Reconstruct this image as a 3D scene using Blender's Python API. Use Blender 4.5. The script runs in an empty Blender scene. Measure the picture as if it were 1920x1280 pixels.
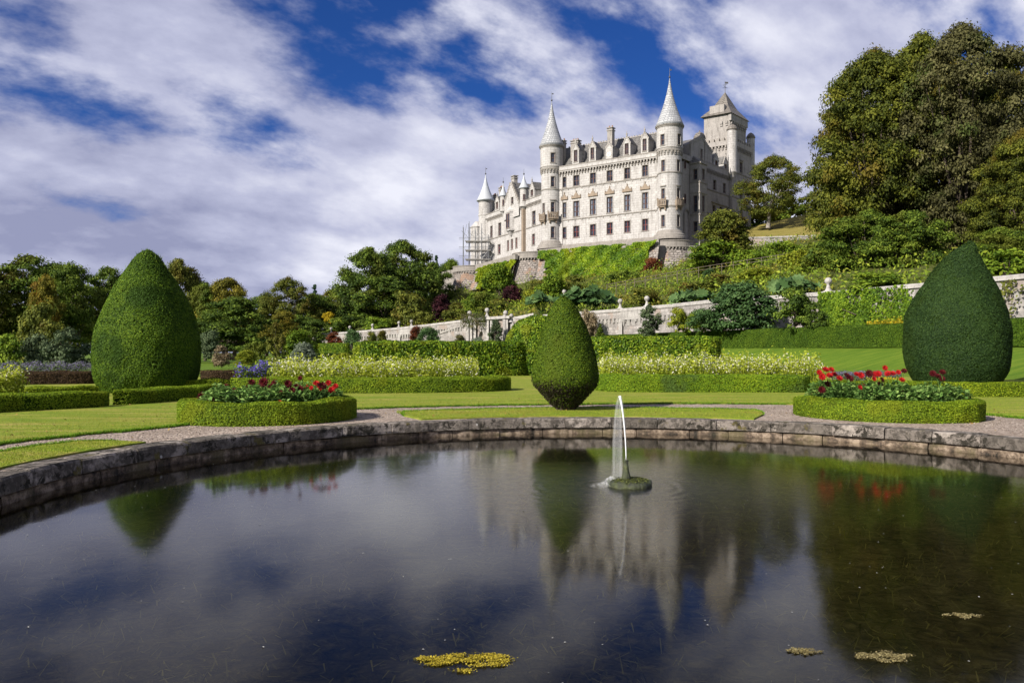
import bpy, math, random
import numpy as np
from mathutils import Vector
# ------------------------------------------------------------------ camera, sky, sun, exposure
scene = bpy.context.scene
COL = scene.collection
FPX, CX, HY, CAMH = 1500.0, 960.0, 660.0, 1.6       # photo calibration: focal length, centre column, horizon row (px), eye height (m)
cam_d = bpy.data.cameras.new("camera")
cam_d.sensor_width = 36.0
cam_d.lens = FPX / 1920.0 * 36.0
cam_d.shift_y = (HY - 640.0) / 1920.0
cam_d.clip_start, cam_d.clip_end = 0.1, 4000.0
cam = bpy.data.objects.new("camera", cam_d)
cam.location = (0, 0, CAMH)
cam.rotation_euler = (math.radians(90), 0, 0)
COL.objects.link(cam)
scene.camera = cam
scene.view_settings.view_transform = 'Standard'
scene.view_settings.look = 'None'
scene.view_settings.gamma = 1.0
scene.view_settings.exposure = 1.0
scene.view_settings.use_curve_mapping = False
scene.cycles.transparent_max_bounces = 32
SUN_EL = math.radians(33.0)
SUN_DIR = Vector((-0.745 * math.cos(SUN_EL), -0.667 * math.cos(SUN_EL), math.sin(SUN_EL))).normalized()
sun_d = bpy.data.lights.new("sun", 'SUN')
sun_d.energy = 4.4
sun_d.angle = math.radians(0.55)
sun_d.color = (1.0, 0.93, 0.82)
sun = bpy.data.objects.new("sun", sun_d)
sun.rotation_euler = (-SUN_DIR).to_track_quat('-Z', 'Y').to_euler()
sun.location = (-30, -40, 60)
COL.objects.link(sun)

world = bpy.data.worlds.new("World")
scene.world = world
world.use_nodes = True
def build_world():
    nt = world.node_tree; N = nt.nodes; L = nt.links
    N.clear()
    def nd(t, **k):
        n = N.new(t)
        for a, b in k.items(): setattr(n, a, b)
        return n
    def mth(op, a, b=None, clamp=False):
        n = nd('ShaderNodeMath', operation=op, use_clamp=clamp)
        for i, v in enumerate((a, b)):
            if v is None: continue
            if isinstance(v, (int, float)): n.inputs[i].default_value = v
            else: L.new(v, n.inputs[i])
        return n.outputs[0]
    out = nd('ShaderNodeOutputWorld'); bg = nd('ShaderNodeBackground')
    sky = nd('ShaderNodeTexSky', sky_type='NISHITA')
    sky.sun_disc = False
    sky.sun_elevation = SUN_EL
    sky.sun_rotation = math.atan2(SUN_DIR.x, SUN_DIR.y)
    sky.altitude = 30; sky.air_density = 1.0; sky.dust_density = 0.35; sky.ozone_density = 3.0
    tc = nd('ShaderNodeTexCoord'); sep = nd('ShaderNodeSeparateXYZ'); L.new(tc.outputs['Generated'], sep.inputs[0])
    z = mth('MAXIMUM', sep.outputs[2], 0.0)
    den = mth('ADD', z, 0.50)
    u = mth('DIVIDE', sep.outputs[0], den); v = mth('DIVIDE', sep.outputs[1], den)
    # cloud streets: rotate, then stretch a little along the wind
    a = math.radians(SKY_ROT)
    ur = mth('ADD', mth('MULTIPLY', u, math.cos(a)), mth('MULTIPLY', v, -math.sin(a)))
    vr = mth('ADD', mth('MULTIPLY', u, math.sin(a)), mth('MULTIPLY', v, math.cos(a)))
    cmb = nd('ShaderNodeCombineXYZ'); L.new(mth('MULTIPLY', ur, 0.68), cmb.inputs[0]); L.new(vr, cmb.inputs[1]); cmb.inputs[2].default_value = SKY_SEED
    def noise(vec, scale, det, rough, dist=0.0, off=None):
        if off is not None:
            ad = nd('ShaderNodeVectorMath', operation='ADD'); L.new(vec, ad.inputs[0]); ad.inputs[1].default_value = off; vec = ad.outputs[0]
        n = nd('ShaderNodeTexNoise'); L.new(vec, n.inputs['Vector'])
        n.inputs['Scale'].default_value = scale; n.inputs['Detail'].default_value = det
        n.inputs['Roughness'].default_value = rough; n.inputs['Distortion'].default_value = dist
        return n.outputs['Fac']
    V0 = cmb.outputs[0]
    big = noise(V0, 2.0, 2.0, 0.5, 0.0)
    mid = noise(V0, 5.2, 12.0, 0.57, 0.0)
    mid2 = noise(V0, 5.2, 12.0, 0.57, 0.0, (0.030, 0.042, 0.01))
    dens = mth('ADD', mth('MULTIPLY', big, 0.70), mth('MULTIPLY', mid, 0.80))
    hz = nd('ShaderNodeMapRange', interpolation_type='SMOOTHSTEP'); L.new(z, hz.inputs[0])
    hz.inputs[1].default_value = 0.38; hz.inputs[2].default_value = 0.06; hz.inputs[3].default_value = 0.0; hz.inputs[4].default_value = 0.21
    dens = mth('ADD', dens, hz.outputs[0])                                       # thicker cloud towards the horizon
    cr = nd('ShaderNodeMapRange', interpolation_type='SMOOTHSTEP'); L.new(dens, cr.inputs[0])
    cr.inputs[1].default_value = 0.63; cr.inputs[2].default_value = 0.79
    cover = cr.outputs[0]
    # relief inside the cloud: sunward slope minus thickness
    rel = mth('ADD', mth('MULTIPLY', mth('SUBTRACT', mid, mid2), 1.7), 0.62)
    thick = nd('ShaderNodeMapRange', interpolation_type='SMOOTHSTEP'); L.new(noise(V0, 1.5, 2.0, .5, 0, (3, 9, 2)), thick.inputs[0])
    thick.inputs[1].default_value = 0.40; thick.inputs[2].default_value = 0.62
    fine = noise(V0, 9.5, 5.0, 0.55, 0.1, (7, 3, 1))
    rel = mth('ADD', rel, mth('MULTIPLY', mth('SUBTRACT', big, 0.5), 0.9))
    rel = mth('SUBTRACT', rel, mth('MULTIPLY', thick.outputs[0], 0.36), True)
    ramp = nd('ShaderNodeValToRGB'); L.new(rel, ramp.inputs[0])
    e = ramp.color_ramp.elements
    e[0].position = 0.02; e[0].color = (0.28, 0.30, 0.455, 1)
    e[1].position = 0.90; e[1].color = (0.78, 0.79, 0.885, 1)
    m = e.new(0.42); m.color = (0.46, 0.48, 0.64, 1)
    skym = nd('ShaderNodeVectorMath', operation='MULTIPLY'); L.new(sky.outputs[0], skym.inputs[0]); skym.inputs[1].default_value = (0.014, 0.033, 0.074)
    mix = nd('ShaderNodeMix', data_type='RGBA'); L.new(cover, mix.inputs[0]); L.new(skym.outputs[0], mix.inputs[6]); L.new(ramp.outputs[0], mix.inputs[7])
    L.new(mix.outputs[2], bg.inputs[0]); bg.inputs[1].default_value = 0.56
    L.new(bg.outputs[0], out.inputs[0])
SKY_SEED, SKY_ROT = 11.7, -32.0
build_world()

# ------------------------------------------------------------------ helpers
rng = np.random.default_rng(11)
random.seed(5)
def at(px, py, D):
    """world point seen at photo pixel (px,py) standing D metres away"""
    return Vector(((px - CX) / FPX * D, D, CAMH - (py - HY) / FPX * D))
def gx(px, D): return (px - CX) / FPX * D
def gz(py, D): return CAMH - (py - HY) / FPX * D
def gp(px, py, z=0.0):
    D = (CAMH - z) * FPX / (py - HY)
    return Vector((gx(px, D), D, z))
def thing(name, label, cat, loc=(0, 0, 0), rotz=0.0, group=None, scale=None):
    o = bpy.data.objects.new(name, None)
    o.empty_display_size = 0.3
    o.location = loc; o.rotation_euler = (0, 0, rotz)
    if scale is not None: o.scale = scale
    COL.objects.link(o)
    tag(o, label, cat, group)
    return o
def tag(o, label=None, cat=None, group=None, kind=None):
    if label: o['label'] = label
    if cat: o['category'] = cat
    if group: o['group'] = group
    if kind: o['kind'] = kind
    return o
def root_loc(o):
    while o.parent: o = o.parent
    return Vector(o.location)
def link(name, me, mat, parent=None, objmat=False):
    o = bpy.data.objects.new(name, me)
    COL.objects.link(o)
    if parent is not None: o.parent = parent
    if objmat:
        if not me.materials: me.materials.append(mat)
        o.material_slots[0].link = 'OBJECT'; o.material_slots[0].material = mat
    elif not me.materials: me.materials.append(mat)
    return o
def quads_mesh(name, V, Q, t=None, smooth=False):
    """fast mesh from numpy: V (n,3), Q (m,4) or (m,3)"""
    V = np.ascontiguousarray(V, dtype=np.float32); Q = np.ascontiguousarray(Q, dtype=np.int32)
    k = Q.shape[1]
    me = bpy.data.meshes.new(name)
    me.vertices.add(len(V)); me.vertices.foreach_set('co', V.ravel())
    me.loops.add(Q.size); me.loops.foreach_set('vertex_index', Q.ravel())
    me.polygons.add(len(Q)); me.polygons.foreach_set('loop_start', np.arange(0, Q.size, k, dtype=np.int32))
    if smooth: me.polygons.foreach_set('use_smooth', np.ones(len(Q), dtype=bool))
    if t is not None:
        at_ = me.attributes.new('t', 'FLOAT', 'POINT'); at_.data.foreach_set('value', np.ascontiguousarray(t, dtype=np.float32))
    me.update(calc_edges=True)
    return me
class MB:
    """collects polygons for ONE mesh object (world coordinates)"""
    def __init__(s): s.v = []; s.f = []
    def quad(s, a, b, c, d):
        n = len(s.v); s.v += [tuple(a), tuple(b), tuple(c), tuple(d)]; s.f.append((n, n+1, n+2, n+3))
    def poly(s, pts):
        n = len(s.v); s.v += [tuple(p) for p in pts]; s.f.append(tuple(range(n, n+len(pts))))
    def hexa(s, p):
        """8 corners: bottom 0-3, top 4-7"""
        n = len(s.v); s.v += [tuple(q) for q in p]
        for f in ((3,2,1,0),(4,5,6,7),(0,1,5,4),(1,2,6,5),(2,3,7,6),(3,0,4,7)): s.f.append(tuple(n+i for i in f))
    def box(s, x0, x1, y0, y1, z0, z1):
        s.hexa([(x0,y0,z0),(x1,y0,z0),(x1,y1,z0),(x0,y1,z0),(x0,y0,z1),(x1,y0,z1),(x1,y1,z1),(x0,y1,z1)])
    def mbox(s, mp, u0, u1, z0, z1, d0, d1, nu=1):
        """box in a facade's own (u, z, depth) space, curved with it"""
        n = len(s.v)
        for i in range(nu + 1):
            u = u0 + (u1 - u0) * i / nu
            s.v += [tuple(mp(u, z0, d0)), tuple(mp(u, z0, d1)), tuple(mp(u, z1, d1)), tuple(mp(u, z1, d0))]
        for i in range(nu):
            a = n + 4*i; b = a + 4
            for k in range(4): s.f.append((a+k, b+k, b+(k+1)%4, a+(k+1)%4))
        s.f.append((n, n+1, n+2, n+3)); e = n + 4*nu; s.f.append((e+3, e+2, e+1, e))
    def tube(s, pts, rad, seg=6, cap=True):
        n0 = len(s.v); pts = [Vector(p) for p in pts]
        if not hasattr(rad, '__len__'): rad = [rad]*len(pts)
        for i, p in enumerate(pts):
            d = (pts[min(i+1, len(pts)-1)] - pts[max(i-1, 0)])
            if d.length < 1e-9: d = Vector((0,0,1))
            d.normalize()
            a = d.cross(Vector((0,0,1)) if abs(d.z) < .9 else Vector((1,0,0))).normalized(); b = d.cross(a)
            for k in range(seg):
                an = 2*math.pi*k/seg
                s.v.append(tuple(p + (a*math.cos(an) + b*math.sin(an))*rad[i]))
        for i in range(len(pts)-1):
            for k in range(seg):
                a = n0+i*seg+k; b = n0+i*seg+(k+1)%seg
                s.f.append((a, b, b+seg, a+seg))
        if cap:
            s.f.append(tuple(n0+k for k in range(seg))[::-1]); e = n0+(len(pts)-1)*seg; s.f.append(tuple(e+k for k in range(seg)))
    def lathe(s, cx, cy, prof, seg=32, a0=0.0, a1=2*math.pi):
        full = abs(a1-a0-2*math.pi) < 1e-6
        n0 = len(s.v); m = seg if full else seg+1
        for (r, z) in prof:
            for k in range(m):
                an = a0 + (a1-a0)*k/seg
                s.v.append((cx+r*math.cos(an), cy+r*math.sin(an), z))
        for i in range(len(prof)-1):
            for k in range(seg):
                k2 = (k+1) % m
                a = n0+i*m+k; b = n0+i*m+k2
                s.f.append((a, b, b+m, a+m))
    def prism(s, pts, z0, z1):
        """plan polygon extruded"""
        n = len(s.v); k = len(pts)
        s.v += [(p[0], p[1], z0) for p in pts] + [(p[0], p[1], z1) for p in pts]
        s.f.append(tuple(range(n, n+k))[::-1]); s.f.append(tuple(range(n+k, n+2*k)))
        for i in range(k): s.f.append((n+i, n+(i+1)%k, n+k+(i+1)%k, n+k+i))
    def gridwall(s, mp, us, zs, holes, depth):
        us = sorted(set([round(u, 4) for u in us] + [round(h[0], 4) for h in holes] + [round(h[1], 4) for h in holes]))
        zs = sorted(set([round(z, 4) for z in zs] + [round(h[2], 4) for h in holes] + [round(h[3], 4) for h in holes]))
        for i in range(len(us)-1):
            uc = (us[i]+us[i+1])/2
            for j in range(len(zs)-1):
                zc = (zs[j]+zs[j+1])/2
                if any(h[0] < uc < h[1] and h[2] < zc < h[3] for h in holes): continue
                s.quad(mp(us[i], zs[j], 0), mp(us[i+1], zs[j], 0), mp(us[i+1], zs[j+1], 0), mp(us[i], zs[j+1], 0))
        for (a, b, c, d) in holes:
            for (p, q, r_, t_) in ((a,c,b,c),(b,c,b,d),(b,d,a,d),(a,d,a,c)):
                s.quad(mp(p,q,0), mp(p,q,-depth), mp(r_,t_,-depth), mp(r_,t_,0))
    def build(s, name, mat, parent=None, smooth=False, bevel=0.0):
        me = bpy.data.meshes.new(name)
        V = s.v
        if parent is not None:
            r = root_loc(parent); V = [(x-r.x, y-r.y, z-r.z) for x, y, z in V]
        me.from_pydata(V, [], s.f)
        if smooth: me.polygons.foreach_set('use_smooth', [True]*len(me.polygons))
        me.update()
        o = link(name, me, mat, parent)
        if bevel:
            b = o.modifiers.new('bevel', 'BEVEL'); b.width = bevel; b.segments = 1; b.limit_method = 'ANGLE'
        return o
def wob(P, s=1.0, seed=0):
    """cheap smooth 3-d noise in -1..1 for numpy points"""
    P = np.asarray(P, dtype=np.float64) * s + seed * 3.17
    x, y, z = P[..., 0], P[..., 1], P[..., 2]
    return (np.sin(1.7*x + 1.3*y + .6*z) + np.sin(-1.1*x + 2.3*y + 1.9*z + 1.3) * .7 + np.sin(3.1*x - 2.2*y + 2.7*z + 4.1) * .5
            + np.sin(5.3*x + 4.1*y - 4.6*z + 2.2) * .3) / 2.5
# ---- leaves
def leaf_arrays(pos, nrm, size, aspect=0.55, spread=0.7, up=0.0, r=None):
    r = r or rng
    n = len(pos)
    N = nrm + r.normal(0, spread, (n, 3)); N[:, 2] += up
    N /= np.linalg.norm(N, axis=1, keepdims=True) + 1e-9
    A = np.cross(N, r.normal(0, 1, (n, 3))); A /= np.linalg.norm(A, axis=1, keepdims=True) + 1e-9
    B = np.cross(N, A)
    sz = np.broadcast_to(np.asarray(size, dtype=float), (n,))[:, None]
    bend = N * sz * 0.12
    V = np.empty((n, 4, 3))
    V[:, 0] = pos - A*sz*.5; V[:, 1] = pos + B*sz*aspect*.5 + bend; V[:, 2] = pos + A*sz*.5; V[:, 3] = pos - B*sz*aspect*.5 + bend
    Q = np.arange(n*4).reshape(n, 4)
    return V.reshape(-1, 3), Q
def leaf_mesh(name, pos, nrm, size, aspect=0.55, spread=0.7, up=0.0, t=None, r=None):
    r = r or rng
    V, Q = leaf_arrays(pos, nrm, size, aspect, spread, up, r)
    if t is None: t = r.random(len(pos))
    return quads_mesh(name, V, Q, np.repeat(t, 4))
def blade_mesh(name, pos, hgt, wid, lean=0.35, t=None, r=None):
    """upright tapering blades (one triangle each)"""
    r = r or rng
    n = len(pos); an = r.random(n)*math.tau
    h = np.broadcast_to(np.asarray(hgt, dtype=float), (n,)); w = np.broadcast_to(np.asarray(wid, dtype=float), (n,))
    d = np.stack([np.cos(an), np.sin(an), np.zeros(n)], 1)
    ln = r.normal(0, lean, (n, 2))
    V = np.empty((n, 3, 3))
    V[:, 0] = pos - d*w[:, None]*.5; V[:, 1] = pos + d*w[:, None]*.5
    V[:, 2] = pos + np.stack([ln[:, 0]*h, ln[:, 1]*h, h], 1)
    if t is None: t = r.random(n)
    return quads_mesh(name, V.reshape(-1, 3), np.arange(n*3).reshape(n, 3), np.repeat(t, 3))
def sample_quads(V, Q, n, r=None, keep=None):
    """area-weighted points + normals on a quad/tri surface"""
    r = r or rng
    V = np.asarray(V, dtype=float); Q = np.asarray(Q)
    T = Q if Q.shape[1] == 3 else np.vstack([Q[:, [0,1,2]], Q[:, [0,2,3]]])
    a, b, c = V[T[:,0]], V[T[:,1]], V[T[:,2]]
    nr = np.cross(b-a, c-a); ar = np.linalg.norm(nr, axis=1)
    if keep is not None: ar = ar * keep((a+b+c)/3)
    idx = r.choice(len(T), n, p=ar/ar.sum())
    u, v = r.random(n), r.random(n); fl = u+v > 1; u[fl] = 1-u[fl]; v[fl] = 1-v[fl]
    P = a[idx] + (b-a)[idx]*u[:,None] + (c-a)[idx]*v[:,None]
    Nn = nr[idx]/(ar[idx][:,None]+1e-12) if keep is None else nr[idx]/(np.linalg.norm(nr[idx],axis=1)[:,None]+1e-12)
    return P, Nn
# ------------------------------------------------------------------ materials
def mat_new(name):
    m = bpy.data.materials.new(name); m.use_nodes = True
    nt = m.node_tree; nt.nodes.clear()
    return m, nt, nt.nodes, nt.links
class NB:
    """tiny node builder"""
    def __init__(s, name):
        s.m, s.nt, s.N, s.L = mat_new(name)
        s.out = s.N.new('ShaderNodeOutputMaterial')
    def n(s, t, **k):
        x = s.N.new(t)
        for a, b in k.items(): setattr(x, a, b)
        return x
    def set(s, sock, v):
        if isinstance(v, bpy.types.NodeSocket): s.L.new(v, sock)
        elif isinstance(v, tuple) and len(v) == 3 and sock.type == 'RGBA': sock.default_value = (*v, 1)
        else: sock.default_value = v
    def coord(s, kind='Object'):
        return s.n('ShaderNodeTexCoord').outputs[kind]
    def pos(s): return s.n('ShaderNodeNewGeometry').outputs['Position']
    def noise(s, vec, scale, det=4.0, rough=.55, dist=0.0):
        x = s.n('ShaderNodeTexNoise'); s.L.new(vec, x.inputs['Vector'])
        x.inputs['Scale'].default_value = scale; x.inputs['Detail'].default_value = det
        x.inputs['Roughness'].default_value = rough; x.inputs['Distortion'].default_value = dist
        return x.outputs['Fac']
    def voro(s, vec, scale, feature='F1', out='Distance'):
        x = s.n('ShaderNodeTexVoronoi', feature=feature); s.L.new(vec, x.inputs['Vector']); x.inputs['Scale'].default_value = scale
        return x.outputs[out]
    def ramp(s, fac, stops):
        x = s.n('ShaderNodeValToRGB'); s.L.new(fac, x.inputs[0]); e = x.color_ramp.elements
        while len(e) < len(stops): e.new(0.5)
        for el, (p, c) in zip(e, stops): el.position = p; el.color = (*c, 1) if len(c) == 3 else c
        return x.outputs[0]
    def rng_(s, fac, a, b, c=0.0, d=1.0):
        x = s.n('ShaderNodeMapRange', interpolation_type='SMOOTHSTEP'); s.L.new(fac, x.inputs[0])
        for i, v in enumerate((a, b, c, d)): x.inputs[i+1].default_value = v
        return x.outputs[0]
    def math(s, op, a, b=0.0):
        x = s.n('ShaderNodeMath', operation=op); s.set(x.inputs[0], a); s.set(x.inputs[1], b); return x.outputs[0]
    def mix(s, fac, a, b, mode='MIX'):
        x = s.n('ShaderNodeMix', data_type='RGBA', blend_type=mode); s.set(x.inputs[0], fac)
        for i, v in ((6, a), (7, b)): s.set(x.inputs[i], v)
        return x.outputs[2]
    def bump(s, h, strength=.3, dist=.05):
        x = s.n('ShaderNodeBump'); s.L.new(h, x.inputs['Height']); x.inputs['Strength'].default_value = strength; x.inputs['Distance'].default_value = dist
        return x.outputs[0]
    def scale(s, vec, sc):
        x = s.n('ShaderNodeMapping'); s.L.new(vec, x.inputs[0]); x.inputs['Scale'].default_value = sc; return x.outputs[0]
    def principled(s, col, rough=.8, normal=None, spec=.3, metal=0.0):
        p = s.n('ShaderNodeBsdfPrincipled'); s.set(p.inputs['Base Color'], col); s.set(p.inputs['Roughness'], rough)
        p.inputs['Specular IOR Level'].default_value = spec; p.inputs['Metallic'].default_value = metal
        if normal is not None: s.L.new(normal, p.inputs['Normal'])
        return p.outputs[0]
    def done(s, sh): s.L.new(sh, s.out.inputs['Surface']); return s.m
LEAF_GAIN = {n: 1.0 for n in ('white_petals','purple_petals','lavender_petals','yellow_petals','red_petals','dark_red_petals','pond_weed','floating_algae_pale','leaves_silver','leaves_peach','leaves_purple','leaves_red','leaves_grey_green','yew_bare_twigs','copper_hedge_leaves')}
LEAF_GAIN.update({'loose_pebbles': 1.0, 'box_leaves': 1.6, 'box_leaves_gold': 1.5, 'box_leaves_patchy': 1.6, 'beech_hedge_leaves': 1.75, 'border_leaves': 1.5, 'hillside_plants': 2.0, 'pond_weed': 4.6, 'yew_needles': 1.5, 'yew_needles_olive': 1.35, 'yew_needles_deep': 1.0, 'dahlia_leaves': 2.1, 'grass_blades': 1.5, 'leaves_dark': 2.2, 'leaves_mid': 1.8, 'leaves_great_trees': 1.7, 'ivy_leaves_gold': 1.25, 'leaves_yellow_green': 1.3})
def foliage(name, dark, mid, light, trans=.3, patch=None, pscale=.6, rough=.68):
    """leaf material: per-leaf tint, large patches of a second hue, light through the leaf"""
    b = NB(name)
    k = LEAF_GAIN.get(name, 1.55); dark, mid, light = (tuple(min(.9, x*k) for x in c) for c in (dark, mid, light))
    if patch is not None: patch = tuple(min(.9, x*k) for x in patch)
    t = b.n('ShaderNodeAttribute', attribute_name='t').outputs['Fac']
    col = b.ramp(t, [(0.0, dark), (.5, mid), (1.0, light)])
    if patch is not None:
        f = b.rng_(b.noise(b.pos(), pscale, 3.0), .52, .66)
        col = b.mix(f, col, b.mix(t, tuple(c*.6 for c in patch), patch))
    pr = b.principled(col, rough, None, .14)
    tr = b.n('ShaderNodeBsdfTranslucent'); b.L.new(col, tr.inputs[0])
    mx = b.n('ShaderNodeMixShader'); mx.inputs[0].default_value = trans
    b.L.new(pr, mx.inputs[1]); b.L.new(tr.outputs[0], mx.inputs[2])
    return b.done(mx.outputs[0])
def simple(name, col, rough=.7, spec=.3, metal=0.0, var=.0, vscale=3.0, bumpk=0.0):
    b = NB(name)
    c = col
    nrm = None
    if var or bumpk:
        nz = b.noise(b.pos(), vscale, 5.0, .6)
        if var: c = b.mix(nz, tuple(max(0, x*(1-var)) for x in col), tuple(min(1, x*(1+var)) for x in col))
        if bumpk: nrm = b.bump(nz, bumpk, .05)
    return b.done(b.principled(c, rough, nrm, spec, metal))
def stone(name, base, dark, course=.45, length=.9, stain=.5, patch=None, mortar=.10, bump=.5, ms=.02, wv=0.0):
    """coursed ashlar: tone per block, joints, streaky weathering"""
    base, dark = tuple(x*.60 for x in base), tuple(x*.58 for x in dark)
    if patch is not None: patch = tuple(x*.58 for x in patch)
    b = NB(name)
    P = b.pos()
    sx = b.n('ShaderNodeSeparateXYZ'); b.L.new(P, sx.inputs[0])
    cm = b.n('ShaderNodeCombineXYZ')
    b.L.new(b.math('ADD', b.math('MULTIPLY', sx.outputs[0], .8), b.math('MULTIPLY', sx.outputs[1], -.6)), cm.inputs[0]); b.L.new(sx.outputs[2], cm.inputs[1])
    vec = cm.outputs[0]
    if wv:
        nz = b.n('ShaderNodeTexNoise'); b.L.new(P, nz.inputs['Vector']); nz.inputs['Scale'].default_value = 1.6; nz.inputs['Detail'].default_value = 3
        sc = b.n('ShaderNodeVectorMath', operation='MULTIPLY_ADD'); b.L.new(nz.outputs['Color'], sc.inputs[0]); sc.inputs[1].default_value = (wv*1.6, wv, 0); b.L.new(vec, sc.inputs[2]); vec = sc.outputs[0]
    br = b.n('ShaderNodeTexBrick'); b.L.new(vec, br.inputs['Vector'])
    br.inputs['Color1'].default_value = (*base, 1); br.inputs['Color2'].default_value = (*[x*(.86 - .25*(wv > 0)) for x in base], 1)
    br.inputs['Mortar'].default_value = (*[x*(1-mortar) for x in base], 1)
    br.inputs['Scale'].default_value = 1.0; br.inputs['Mortar Size'].default_value = ms; br.inputs['Brick Width'].default_value = length; br.inputs['Row Height'].default_value = course
    n1 = b.noise(b.scale(P, (1.1, 1.1, .20)), 1.0, 8.0, .68)
    n2 = b.noise(P, 3.5, 5.0, .6)
    f = b.math('MULTIPLY', b.rng_(n1, .45, .75), stain)
    col = b.mix(f, br.outputs[0], dark)
    col = b.mix(b.math('MULTIPLY', b.rng_(n2, .48, .72), stain*.6), col, tuple(x*.7 for x in dark))
    if patch is not None: col = b.mix(b.rng_(b.noise(P, .35, 4.0), .52, .62, 0, .8), col, patch)
    h = b.math('ADD', b.math('MULTIPLY', br.outputs['Fac'], -.6), n2)
    return b.done(b.principled(col, .88, b.bump(h, bump, .05), .2))
M = {}
M['yew'] = foliage('yew_needles', (.012,.028,.003), (.042,.082,.005), (.105,.158,.009), .18, (.028,.062,.005), .7)
M['yew_olive'] = foliage('yew_needles_olive', (.014,.032,.003), (.046,.082,.004), (.105,.145,.008), .18, (.072,.108,.006), .8)  # olive-patched needles of the small spinning-top yew
M['yew_blue'] = foliage('yew_needles_deep', (.008,.022,.006), (.024,.052,.012), (.052,.094,.019), .15, (.034,.066,.010), .5)
M['yew_twig'] = foliage('yew_bare_twigs', (.018,.014,.010), (.04,.03,.02), (.05,.055,.02), .1)
M['box'] = foliage('box_leaves', (.026,.05,.004), (.098,.15,.007), (.20,.25,.014), .25, (.145,.185,.009), 1.2)
M['box_patchy'] = foliage('box_leaves_patchy', (.03,.07,.006), (.10,.165,.008), (.19,.245,.012), .25, (.07,.12,.022), .75)
M['box_gold'] = foliage('box_leaves_gold', (.04,.075,.004), (.14,.19,.008), (.24,.27,.015), .28)
M['beech'] = foliage('beech_hedge_leaves', (.013,.034,.003), (.055,.10,.006), (.185,.23,.014), .25, (.125,.155,.009), .8, .5)
M['hedge_dark'] = foliage('yew_hedge_leaves', (.014,.032,.003), (.036,.070,.005), (.08,.122,.008), .18, (.066,.102,.006), .12)
M['copper_hedge'] = foliage('copper_hedge_leaves', (.03,.018,.010), (.07,.04,.02), (.11,.08,.03), .2)
M['ivy'] = foliage('ivy_leaves', (.022,.055,.004), (.078,.135,.007), (.19,.245,.010), .25, (.15,.18,.008), .10, .5)
M['ivy_gold'] = foliage('ivy_leaves_gold', (.06,.10,.004), (.17,.22,.008), (.28,.31,.015), .28, (.09,.18,.008), .15)
M['vine'] = foliage('vine_leaves', (.028,.06,.005), (.085,.14,.009), (.18,.24,.016), .3)
M['g_dark'] = foliage('leaves_dark', (.008,.016,.003), (.024,.042,.005), (.07,.096,.011), .22, (.045,.055,.006), .16)
M['g_mid'] = foliage('leaves_mid', (.013,.026,.004), (.042,.068,.007), (.10,.128,.014), .27, (.062,.075,.008), .16)
M['g_olive'] = foliage('leaves_olive', (.02,.028,.004), (.058,.07,.010), (.12,.125,.018), .27, (.085,.068,.010), .20)
M['g_big'] = foliage('leaves_great_trees', (.012,.018,.003), (.042,.051,.006), (.10,.104,.012), .25, (.092,.072,.009), .12)
M['g_gold'] = foliage('leaves_turning_gold', (.03,.03,.004), (.085,.082,.010), (.17,.14,.015), .3, (.16,.092,.010), .22)
M['g_brown'] = foliage('leaves_bronze', (.016,.016,.006), (.044,.043,.015), (.095,.090,.034), .22, (.036,.05,.010), .18)
M['g_bright'] = foliage('leaves_bright', (.022,.045,.005), (.07,.115,.009), (.15,.195,.016), .3)
M['g_yellow'] = foliage('leaves_yellow_green', (.05,.075,.005), (.13,.155,.010), (.22,.23,.02), .3)
M['g_silver'] = foliage('leaves_silver', (.05,.07,.045), (.13,.16,.11), (.21,.24,.18), .25)
M['g_grey'] = foliage('leaves_grey_green', (.03,.05,.024), (.07,.10,.045), (.12,.155,.075), .25)
M['g_purple'] = foliage('leaves_purple', (.012,.004,.006), (.032,.008,.012), (.06,.016,.02), .2)
M['g_red'] = foliage('leaves_red', (.05,.012,.006), (.12,.03,.012), (.17,.07,.02), .25)
M['g_peach'] = foliage('leaves_peach', (.10,.07,.04), (.19,.15,.085), (.29,.24,.155), .25)
M['g_blue'] = foliage('leaves_bluegreen', (.011,.028,.008), (.030,.062,.018), (.068,.112,.036), .22)
M['gunnera'] = foliage('gunnera_leaves', (.010,.024,.007), (.028,.058,.017), (.065,.105,.035), .2)
M['g_conifer'] = foliage('needles_conifer', (.006,.016,.008), (.014,.032,.016), (.03,.055,.025), .1)
M['dahlia_leaf'] = foliage('dahlia_leaves', (.02,.045,.009), (.055,.105,.022), (.115,.17,.045), .25)
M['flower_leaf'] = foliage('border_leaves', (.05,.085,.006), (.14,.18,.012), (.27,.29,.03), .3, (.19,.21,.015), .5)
M['white_petal'] = foliage('white_petals', (.45,.45,.28), (.60,.59,.43), (.68,.68,.56), .3)
M['purple_petal'] = foliage('purple_petals', (.045,.035,.20), (.10,.08,.36), (.19,.16,.50), .25)
M['lavender_petal'] = foliage('lavender_petals', (.06,.05,.09), (.11,.10,.16), (.16,.15,.22), .25)
M['yellow_petal'] = foliage('yellow_petals', (.27,.19,.006), (.38,.28,.012), (.45,.36,.02), .25)
M['red_petal'] = foliage('red_petals', (.18,.004,.005), (.33,.008,.009), (.45,.02,.02), .25)
M['dark_petal'] = foliage('dark_red_petals', (.022,.0015,.003), (.055,.003,.005), (.10,.007,.009), .2)
M['grass_blade'] = foliage('grass_blades', (.06,.10,.008), (.13,.18,.012), (.24,.26,.03), .3, (.22,.20,.03), .45)
M['grass_edge'] = foliage('grass_edge_blades', (.03,.075,.005), (.07,.15,.008), (.13,.22,.015), .3)
M['rough_cover'] = foliage('hillside_plants', (.025,.045,.005), (.075,.11,.010), (.16,.185,.02), .27, (.13,.11,.018), .075)
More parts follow.
